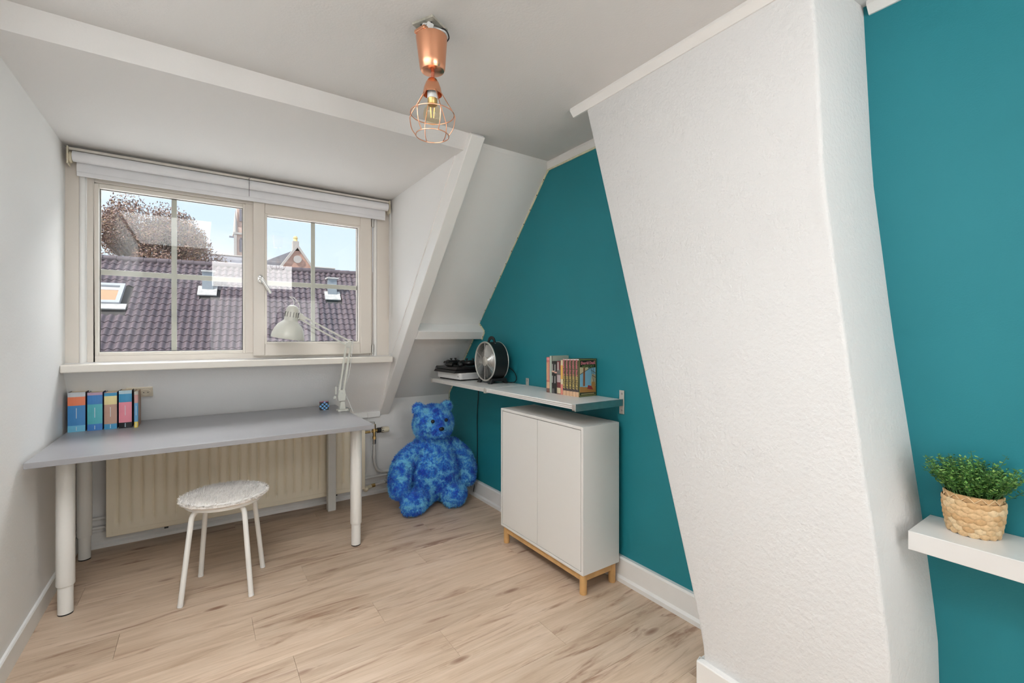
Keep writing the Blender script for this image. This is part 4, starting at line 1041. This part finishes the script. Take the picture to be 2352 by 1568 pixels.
# ------------------------------------------------------------------ floating shelf and plant
def floating():
    link('floating_shelf', MB().mm((-.0975, -.80, 0), (.0965, .80, .05)).mesh('floating_shelf'), M['shelfw'], None, loc=(1.6675, -.392, .658), bev=.0015,
         label='thick white floating shelf on the teal wall right of the chimney', category='shelf')
floating()
def plant():
    cx, cy, z0 = 1.697, .306, .708
    t = thing('woven_basket', 'round woven straw basket on the floating shelf', 'basket', (cx, cy, z0))
    lpart('liner', MB().lathe([(.058, .002), (.062, .004), (.076, .05), (.080, .115), (.077, .115), (.072, .10), (.0, .095)], 40), plain('dark_liner', (.16, .10, .05), .8), t, 40)
    def rad(z): return .0655 + .019 * math.sin(min(1, (z + .01) / .10) * 1.45)
    straw = [plain('straw_strip', c, .6, var=.16, vscale=90, bmp=.3, bscale=200) for c in ((.70, .47, .25), (.62, .38, .18), (.76, .56, .33))]
    rnd = random.Random(5)
    N, rows = 15, 7
    # one bulging strip piece, shared by all
    def strip_mesh(m):
        mb = MB(); vs = []; fs = []
        n = 6
        for i in range(n + 1):
            s = -1 + 2 * i / n; w = .0095 * (1 - .62 * s * s); out = .010 * (1 - s * s)
            for dz, do in ((-w, -.002), (-w * .45, .0015), (w * .45, .0015), (w, -.002)):
                vs.append((out + do, s * .0225, dz))
        for i in range(n):
            for k in range(3): fs.append((i * 4 + k, i * 4 + k + 1, (i + 1) * 4 + k + 1, (i + 1) * 4 + k))
        me = mb.add(vs, fs).mesh('straw_strip', 70); me.materials.append(straw[m]); return me
    sm = [strip_mesh(i) for i in range(3)]
    for r in range(rows):
        z = .009 + r * .0142
        for k in range(N):
            a = 2 * pi * (k + .5 * (r % 2)) / N + rnd.uniform(-.02, .02)
            R = rad(z)
            o = link('straw_strip', sm[rnd.choice((0, 0, 1, 2))], None, t, loc=(R * math.cos(a), R * math.sin(a), z), rot=(rnd.uniform(-.10, .10), 0, a))
            o.scale = (1, R / .0735 * 1.02, 1)
    lpart('rim_band', MB().lathe([(.0805, .100), (.0855, .101), (.0865, .118), (.083, .119), (.0815, .112)], 48, close=False), straw[1], t, 50)
    zz = MB()
    for k in range(28):
        a0 = 2 * pi * k / 28; a1 = 2 * pi * (k + 1) / 28
        za, zb = (.103, .117) if k % 2 else (.117, .103)
        zz.bar((.0872 * math.cos(a0), .0872 * math.sin(a0), za), (.0872 * math.cos(a1), .0872 * math.sin(a1), zb), .005, .002)
    lpart('rim_stitching', zz, straw[2], t)
    t.scale = (.66, .66, .90)
    # plant
    p = thing('potted_plant', 'small leafy green plant growing in the woven basket', 'plant', (cx, cy, z0 + .092))
    lm = []
    for i, c in enumerate(((.10, .27, .05), (.18, .38, .08), (.34, .52, .14), (.05, .15, .035))):
        lm.append(plain('green_leaf', c, .5, var=.25, vscale=60))
    stems = MB(); lv = [MB() for _ in lm]
    for i in range(280):
        a = rnd.random() * 2 * pi; r0 = .05 * math.sqrt(rnd.random())
        b = Vector((r0 * math.cos(a), r0 * math.sin(a), .0))
        lean = Vector((math.cos(a), math.sin(a), 0)) * (r0 / .05) * rnd.uniform(.3, .85) + Vector((rnd.uniform(-.12, .12), rnd.uniform(-.12, .12), 0))
        Ls = rnd.uniform(.055, .108) * (1 if rnd.random() < .93 else 1.25)
        tip = b + (lean + Vector((0, 0, .9))).normalized() * Ls
        tip.x = min(tip.x, XR - cx - .012)
        mid = (b + tip) / 2 + Vector((rnd.uniform(-.006, .006), rnd.uniform(-.006, .006), .004))
        stems.tube([b, mid, tip], .0007, 4, cap=False)
        for k in range(13):
            s = .35 + .68 * k / 13
            q0 = b.lerp(mid, s * 2) if s < .5 else mid.lerp(tip, min(1, (s - .5) * 2))
            an = k * 2.4 + i; d = Vector((math.cos(an), math.sin(an), rnd.uniform(.1, .8))).normalized()
            L = rnd.uniform(.007, .012); wv = d.cross(Vector((rnd.uniform(-.4, .4), rnd.uniform(-.4, .4), 1))).normalized() * L * .32
            nn = d.cross(wv).normalized() * L * .1
            if q0.x + d.x * L > XR - cx - .004: continue
            m = rnd.choices((0, 1, 2, 3), (3, 4, 2.2 if s > .7 else .8, 2))[0]
            lv[m].add([q0, q0 + d * L * .5 + wv + nn, q0 + d * L, q0 + d * L * .5 - wv + nn], [(0, 1, 2), (0, 2, 3)])
    me = bpy.data.meshes.new('stems'); me.from_pydata(stems.v, [], stems.f); link('stems', me, lm[3], p, kind='stuff')
    for i, b in enumerate(lv):
        me = bpy.data.meshes.new('leaves'); me.from_pydata(b.v, [], b.f); link('leaves', me, lm[i], p, kind='stuff')
plant()

# ------------------------------------------------------------------ blue plush toy (plain bear)
def plush():
    t = thing('plush_toy', 'large blue furry plush bear sitting in the corner', 'plush toy', (1.42, 3.08, 0))
    m, nt, b = nmat('blue_plush_fur')
    v = coords(nt)
    f = noise(nt, v, 17, 6, .75, .25); f2 = noise(nt, v, 160, 3)
    c = ramp(nt, f, [(.40, (.018, .085, .58)), (.50, (.04, .25, .74)), (.58, (.20, .62, .88))])
    nt.links.new(c, b.inputs['Base Color']); b.inputs['Roughness'].default_value = .9; b.inputs['Specular IOR Level'].default_value = .1
    b.inputs['Sheen Weight'].default_value = .3
    bump(nt, b, f2, .6, .006)
    mb = MB()
    Rz = lambda ax, a: Matrix.Rotation(a, 3, ax)
    # torso, neck, head, ears, muzzle
    mb.ball((1.425, 3.12, .235), (.205, .17, .215), 24, 16)
    mb.ball((1.425, 3.13, .40), (.15, .13, .13), 20, 12)
    mb.ball((1.418, 3.10, .585), (.150, .135, .140), 24, 16)
    mb.ball((1.405, 2.985, .555), (.070, .055, .055), 18, 12)
    for s in (-1, 1): mb.ball((1.418 + s * .112, 3.11, .70), (.048, .028, .048), 16, 10)
    def limb(P, r):
        pts = cr_pts(P, 5)
        n = len(pts)
        for i, p in enumerate(pts):
            k = i / (n - 1) * (len(r) - 1); j = min(int(k), len(r) - 2)
            mb.ball(p, r[j] + (r[j + 1] - r[j]) * (k - j), 16, 10)
    limb([(1.27, 3.10, .40), (1.175, 3.06, .34), (1.13, 3.02, .26), (1.115, 2.99, .185)], [.065, .072, .074, .066])
    limb([(1.58, 3.12, .40), (1.655, 3.08, .32), (1.675, 3.04, .24), (1.655, 3.0, .17)], [.06, .064, .062, .055])
    limb([(1.34, 3.08, .09), (1.26, 3.01, .088), (1.215, 2.96, .085)], [.085, .085, .085])
    limb([(1.50, 3.08, .09), (1.54, 3.00, .088), (1.515, 2.95, .085)], [.085, .085, .085])
    mb.ball((1.198, 2.945, .085), (.090, .062, .086), 20, 12, Rz('Z', .2)); mb.ball((1.502, 2.94, .085), (.086, .062, .086), 20, 12, Rz('Z', -.2))
    me = bpy.data.meshes.new('plush_body'); me.from_pydata([Vector(p) - Vector((1.42, 3.08, 0)) for p in mb.v], [], mb.f)
    o = bpy.data.objects.new('plush_tmp', me); C.objects.link(o)
    r = o.modifiers.new('r', 'REMESH'); r.mode = 'VOXEL'; r.voxel_size = .009
    sm = o.modifiers.new('s', 'SMOOTH'); sm.iterations = 6; sm.factor = .6
    dg = bpy.context.evaluated_depsgraph_get(); dg.update()
    body = bpy.data.meshes.new_from_object(o.evaluated_get(dg)); bpy.data.objects.remove(o)
    body.name = 'plush_body'; body.shade_smooth()
    for vx in body.vertices:
        if vx.co.z < .002: vx.co.z = .002
        if vx.co.x > XR - 1.42 - .012: vx.co.x = XR - 1.42 - .012
    body.materials.clear()
    link('body', body, m, t)
    # short pile
    rnd = random.Random(11); fv = []; ff = []
    polys = list(body.polygons); tot = len(polys)
    import itertools
    cum = list(itertools.accumulate(p.area for p in polys))
    for p in rnd.choices(polys, cum_weights=cum, k=42000):
        vs = [body.vertices[i].co for i in p.vertices]
        a, bb = rnd.random(), rnd.random()
        q0 = vs[0].lerp(vs[1], a).lerp(vs[-1].lerp(vs[2], a), bb)
        n = p.normal
        if q0.z < .006: continue
        d = (n * 1.0 + Vector((rnd.uniform(-.7, .7), rnd.uniform(-.7, .7), rnd.uniform(-.9, .2)))).normalized() * rnd.uniform(.010, .020)
        if q0.z + d.z < .001 or q0.x + d.x > XR - 1.42 - .003: continue
        s = d.cross(Vector((rnd.uniform(-1, 1), rnd.uniform(-1, 1), rnd.uniform(-1, 1))))
        if s.length < 1e-6: continue
        s = s.normalized() * .0019
        k = len(fv); fv += [q0 - s, q0 + s, q0 + d]; ff.append((k, k + 1, k + 2))
    fm = bpy.data.meshes.new('fur'); fm.from_pydata(fv, [], ff)
    link('fur', fm, m, t, kind='stuff')
    for s in (-1, 1):
        part('eye', MB().ball((1.408 + s * .052, 2.972, .625), .013, 14, 10), M['black'], t, 60, label='small black bead eye')
    part('nose', MB().ball((1.402, 2.925, .575), (.020, .012, .014), 14, 10), M['black'], t, 60, label='small black nose')
    part('care_tag', MB().mm((1.70, 3.02, .075), (1.702, 3.045, .10)), M['plasticw'], t)
plush()

# ------------------------------------------------------------------ outside: roof, tree, houses, tower
def outside():
    struct('bounce_slab', MB().mm((-7, 3.78, .30), (9, 11.5, .52)), plain('pale_bounce_surface', (.80, .79, .77), .9, var=.1, vscale=30), 'pale slab added below the window to bounce sunlight in')  # unseen reflector, added to throw sunlight up at the dormer ceiling
    R0 = Vector((-1.278, 20.4, 3.867)); a = math.radians(6); k = math.radians(42)
    d = Vector((math.sin(a), math.cos(a), 0)); e = Vector((math.cos(a), -math.sin(a), 0)); up = Vector((0, 0, 1))
    dn = -d * math.cos(k) - up * math.sin(k); n = e.cross(dn); n = n if n.z > 0 else -n
    t = thing('tiled_house', 'house roof of purplish brown pantiles across the window view', 'roof', R0 + dn * 3 + Vector((0, 0, -2)))
    org = Vector(t.location)
    def tm(name, i0, i1, j0, j1, h0, h1):    # box in roof coordinates
        vs = [R0 + e * i + dn * j + n * h - org for h in (h0, h1) for (i, j) in ((i0, j0), (i1, j0), (i1, j1), (i0, j1))]
        return MB().add(vs, [(0, 3, 2, 1), (4, 5, 6, 7), (0, 1, 5, 4), (1, 2, 6, 5), (2, 3, 7, 6), (3, 0, 4, 7)])
    m, nt, b = nmat('purple_brown_clay_tile')
    oi = nt.nodes.new('ShaderNodeObjectInfo'); v = coords(nt); f = noise(nt, v, 7, 5)
    c = ramp(nt, f, [(.3, (.070, .052, .060)), (.7, (.125, .095, .106))])
    tn = ramp(nt, oi.outputs['Random'], [(0, (.85, .84, .86)), (1, (1.15, 1.12, 1.15))])
    nt.links.new(mixc(nt, 1.0, c, tn, 'MULTIPLY'), b.inputs['Base Color']); b.inputs['Roughness'].default_value = .42
    lpart('roof_deck', tm('d', -6, 10, -.05, 9, -.25, -.03), plain('roof_deck', (.05, .045, .045), .8), t)
    # far side and gable body
    bk = MB().prism([(0, 0), (1, 0), (1, 1), (0, 1)], 'z', 0, 1)
    far = [R0 + e * i + q2 - org for i in (-6, 10) for q2 in (n * -.05, d * 5 - up * 4.6, d * 5 - up * 9, dn * 9 - up * 3, dn * 9 + n * -.2)]
    mb = MB().add(far, [(0, 1, 6, 5), (1, 2, 7, 6), (2, 3, 8, 7), (3, 4, 9, 8), (0, 4, 3, 2, 1), (5, 6, 7, 8, 9)])
    lpart('house_body', mb, plain('house_wall', (.35, .25, .2), .8), t)
    # one pantile, shared: S-curved section with thickness
    TW, TH = .20, .30
    vs = []; fs = []; ns = 8
    for j, (jj, lift) in enumerate(((0, 0), (TH + .03, .024))):
        for i in range(ns + 1):
            u = i / ns; h = .030 * math.sin(2 * pi * u - .6) + .012
            vs.append(e * (u * (TW + .006)) + dn * jj + n * (h + lift))
    for i in range(ns): fs.append((i, i + 1, ns + 1 + i + 1, ns + 1 + i))
    o2 = len(vs)
    for i in range(ns + 1): vs.append(vs[ns + 1 + i] - n * .022)
    for i in range(ns): fs.append((ns + 1 + i, ns + 2 + i, o2 + i + 1, o2 + i))
    tile = MB().add(vs, fs).mesh('roof_tile', 50)
    cells = []
    hole = [(-2.6, -.56, 1.5, 2.85), (1.33, 1.95, 1.45, 1.95), (5.38, 5.95, 1.45, 1.95)]
    for c_ in range(-29, 50):
        for r in range(0, 29):
            i, j = c_ * TW, r * TH
            if any(h0 - .12 < i < h1 - .02 and j0 - .1 < j < j1 - .15 for h0, h1, j0, j1 in hole): continue
            p = R0 + e * i + dn * j
            q = p - Vector((0, 0, H)); dep = q.x * .565 + q.y * .825
            uu = 1176 + 1045 * (q.x * .825 - q.y * .565) / dep; vv = 771 - 1045 * q.z / dep
            vis = (226 < uu < 558 or 610 < uu < 824) and vv < 800
            cells.append((0 if vis else 1, dep, i, j))
    cells.sort()
    stuff = MB()
    tv = [Vector(q.co) for q in tile.vertices]; tf = [tuple(p.vertices) for p in tile.polygons]
    for idx, (vis, dep, i, j) in enumerate(cells):
        p = R0 + e * i + dn * j - org
        if idx < 300: link('roof_tile', tile, m, t, loc=p)
        else: stuff.add([q + p for q in tv], tf)
    me = bpy.data.meshes.new('roof_tiles'); me.from_pydata(stuff.v, [], stuff.f); me.shade_smooth(); me.set_sharp_from_angle(angle=math.radians(50))
    link('roof_tiles', me, m, t, kind='stuff')
    rg = MB()
    for c_ in range(-16, 28):
        p = R0 + e * (c_ * .36) - org + n * .03
        rg.lathe([(.11, 0), (.125, .36)], 10, p - Vector((0, 0, .03)), e)
    lpart('ridge_tiles', rg, m, t, 60, kind='stuff')
    # roof window of that house
    def rbox(i0, i1, j0, j1, h0, h1):
        return tm('x', i0, i1, j0, j1, h0, h1)
    grey = plain('grey_flashing', (.42, .44, .47), .4, metal=.2)
    rw = lpart('roof_window', rbox(-2.4, -.60, 1.55, 1.66, .0, .13), grey, t)
    for bx in ((-2.4, -.60, 2.42, 2.53, 0, .13), (-.71, -.60, 1.66, 2.42, 0, .13), (-2.4, -2.29, 1.66, 2.42, 0, .13)):
        lpart('window_rail', rbox(*bx), grey, rw)
    for o in list(rw.children): pass
    lpart('window_blind', rbox(-2.29, -.71, 1.66, 2.42, .02, .05), plain('orange_cream_blind', (.46, .27, .16), .6), rw)
    lpart('window_lining', rbox(-2.29, -.71, 1.66, 1.82, .05, .06), plain('white_lining', (.5, .5, .5), .5), rw)
    # white lead apron under it
    lead = plain('white_lead_apron', (.44, .43, .42), .5, var=.15, vscale=8)
    lpart('lead_apron', rbox(-2.5, -.42, 2.53, 2.78, .035, .075), lead, t)
    for i0 in (1.34, 5.40):
        lpart('lead_apron', rbox(i0, i0 + .56, 1.42, 1.92, .03, .07), lead, t)
        c = R0 + e * (i0 + .28) + dn * 1.45 - org
        vs = [c + e * (s1 * .16) + d * (s2 * .16) + up * z for z in (-.35, .55) for s1, s2 in ((-1, -1), (1, -1), (1, 1), (-1, 1))]
        vent = lpart('roof_vent', MB().add(vs, [(0, 3, 2, 1), (4, 5, 6, 7), (0, 1, 5, 4), (1, 2, 6, 5), (2, 3, 7, 6), (3, 0, 4, 7)]), plain('zinc_vent', (.24, .27, .30), .45, metal=.2), t)
        lpart('vent_cap', MB().box(c + up * .58, (.42, .42, .06)), lead, vent)
    # copper-leaved tree behind the ridge
    tr = thing('copper_beech', 'reddish brown leafed tree rising behind the tiled roof', 'tree', (-2.3, 30, -6))
    part('trunk', MB().tube([(-2.3, 30, -6), (-2.25, 30, 0), (-2.3, 30, 4)], [.5, .4, .25], 10), plain('tree_bark', (.10, .07, .05), .9), tr, 60)
    br = MB(); rnd = random.Random(4)
    blobs = []
    for i in range(64):
        th = rnd.uniform(0, 2 * pi); ph = rnd.uniform(-.35, 1.35)
        r = rnd.uniform(.55, 1.0)
        p = Vector((-2.5 + 3.2 * r * math.cos(ph) * math.cos(th), 30 + 2.8 * r * math.cos(ph) * math.sin(th), 4.7 + 3.0 * r * math.sin(ph)))
        blobs.append((p, rnd.uniform(.55, .95)))
        br.tube([Vector((-2.3, 30, 2.5 + rnd.random())), (Vector((-2.3, 30, 3.5)) + p) / 2 + Vector((0, 0, .3)), p], [.12, .06, .015], 5)
    part('branches', br, plain('tree_branch', (.12, .08, .06), .9), tr, 60, kind='stuff')
    lm = [plain('copper_leaf', c2, .6, var=.25, vscale=3) for c2 in ((.24, .13, .10), (.33, .20, .145), (.16, .10, .09), (.28, .19, .11))]
    for q in range(4):
        mb = MB()
        for i in range(12500):
            p, r = rnd.choice(blobs)
            dd = Vector((rnd.gauss(0, 1), rnd.gauss(0, 1), rnd.gauss(0, .8))).normalized() * r * rnd.uniform(.45, 1.05)
            c0 = p + dd
            s = rnd.uniform(.035, .075)
            x = Vector((rnd.gauss(0, 1), rnd.gauss(0, 1), rnd.gauss(0, 1))).normalized(); y = x.orthogonal().normalized()
            mb.add([c0 + x * s, c0 + y * s * .55, c0 - x * s, c0 - y * s * .55], [(0, 1, 2, 3)])
        me = bpy.data.meshes.new('leaves'); me.from_pydata([Vector(v) - Vector((-2.3, 30, -6)) for v in mb.v], [], mb.f)
        link('leaves', me, lm[q], tr, kind='stuff')
    # gabled brick house
    slate = plain('grey_slate', (.26, .255, .28), .55, var=.12, vscale=3)
    brick = plain('pale_red_brick', (.50, .30, .235), .8, var=.12, vscale=6)
    stone = plain('pale_stone', (.46, .42, .39), .7)
    g = thing('gabled_house', 'brick gabled house with slate roof behind the pantile ridge', 'building', (5.2, 33, -6))
    GX, GZ = 5.15, 7.0
    part('gable_wall', MB().prism([(3.2, -6), (7.1, -6), (7.1, 3.9), (GX, GZ), (3.2, 3.9)], 'y', 32, 32.4), brick, g)
    part('coping', MB().prism([(3.0, 3.75), (3.0, 3.95), (GX, GZ + .14), (GX, GZ - .10)], 'y', 31.9, 32.45).prism([(7.3, 3.75), (7.3, 3.95), (GX, GZ + .14), (GX, GZ - .10)], 'y', 31.9, 32.45), stone, g)
    part('roof_slope', MB().prism([(GX - .02, GZ - .05), (3.1, 3.8), (3.1, 3.6), (GX, GZ - .35)], 'y', 32.4, 40).prism([(GX + .02, GZ - .05), (7.2, 3.8), (7.2, 3.6), (GX, GZ - .35)], 'y', 32.4, 40), slate, g)
    part('roundel', MB().lathe([(.24, 0), (.24, .10)], 24, (GX, 32, 6.15), (0, -1, 0)), stone, g, 40)
    w = part('arched_window', MB().prism([(GX - .18, 4.9), (GX + .18, 4.9)] + [(GX + .18 * math.cos(a2 * pi / 8), 5.22 + .18 * math.sin(a2 * pi / 8)) for a2 in range(9)], 'y', 31.96, 32.01), plain('dark_window_glass', (.10, .12, .14), .2), g)
    fin = part('chimney_stack', MB().mm((GX - .26, 32.0, GZ - .3), (GX + .10, 32.4, GZ + .32)), stone, g)
    part('chimney_pot', MB().lathe([(.17, 0), (.12, .06), (.12, .20), (.15, .22), (.09, .34)], 14, (GX - .08, 32.2, GZ + .32)), plain('yellow_clay_pot', (.72, .55, .25), .7), fin, 40)
    part('cross_roof', MB().prism([(34.0, 5.98), (32.6, 4.0), (32.6, 3.4), (36, 3.4), (36, 4.0)], 'x', 5.6, 7.9), slate, g)
    part('ridge_cap', MB().cyl((5.6, 34.0, 6.02), (7.95, 34.0, 6.02), .06, n=8), stone, g)
    part('side_roof', MB().prism([(36.0, 6.6), (33.6, 4.6), (33.6, 3.6), (38, 3.6)], 'x', -1.5, 3.6), slate, g)
    part('side_ridge', MB().cyl((-1.5, 36.0, 6.62), (3.6, 36.0, 6.62), .07, n=8), stone, g)
    ln = part('lean_roof', MB().add([(3.2, 33.4, 5.95), (GX, 33.4, GZ - .05), (GX, 36, GZ - .05), (3.2, 36, 6.0), (3.2, 33.4, 4), (GX, 33.4, 4), (GX, 36, 4), (3.2, 36, 4)], [(0, 1, 2, 3), (4, 7, 6, 5), (0, 4, 5, 1), (1, 5, 6, 2), (2, 6, 7, 3), (3, 7, 4, 0)]), slate, g)
    # church tower
    tw = thing('church_tower', 'pale brick church tower rising behind the roofs', 'tower', (4.6, 71, -6))
    pale = plain('hazy_brick', (.60, .43, .36), .8, var=.10, vscale=1.2)
    part('shaft', MB().mm((3.75, 70, -6), (6.1, 72.3, 15.6)), pale, tw)
    part('upper_stage', MB().mm((4.0, 70.2, 15.6), (5.9, 72.1, 19.5)), pale, tw)
    for x in (3.62, 4.75, 5.85):
        part('buttress', MB().mm((x, 69.8, -6), (x + .32, 70.05, 14.6)), stone, tw)
    part('string_course', MB().mm((3.55, 69.75, 14.6), (6.3, 72.5, 14.85)), stone, tw)
    for x in (3.7, 5.9):
        part('pinnacle', MB().lathe([(.28, 0), (.22, 1.2), (0.02, 3.0)], 8, (x + .1, 70.1, 14.85)), stone, tw)
    for z in (12.3, 16.4):
        part('lancet_window', MB().prism([(4.25, z), (4.6, z), (4.6, z + 1.6), (4.42, z + 2.0), (4.25, z + 1.6)], 'y', 69.95, 70.25), plain('dark_louvre', (.22, .20, .22), .7), tw)
    part('gargoyle', MB().mm((3.1, 69.9, 14.1), (3.7, 70.1, 14.3)), slate, tw)
outside()
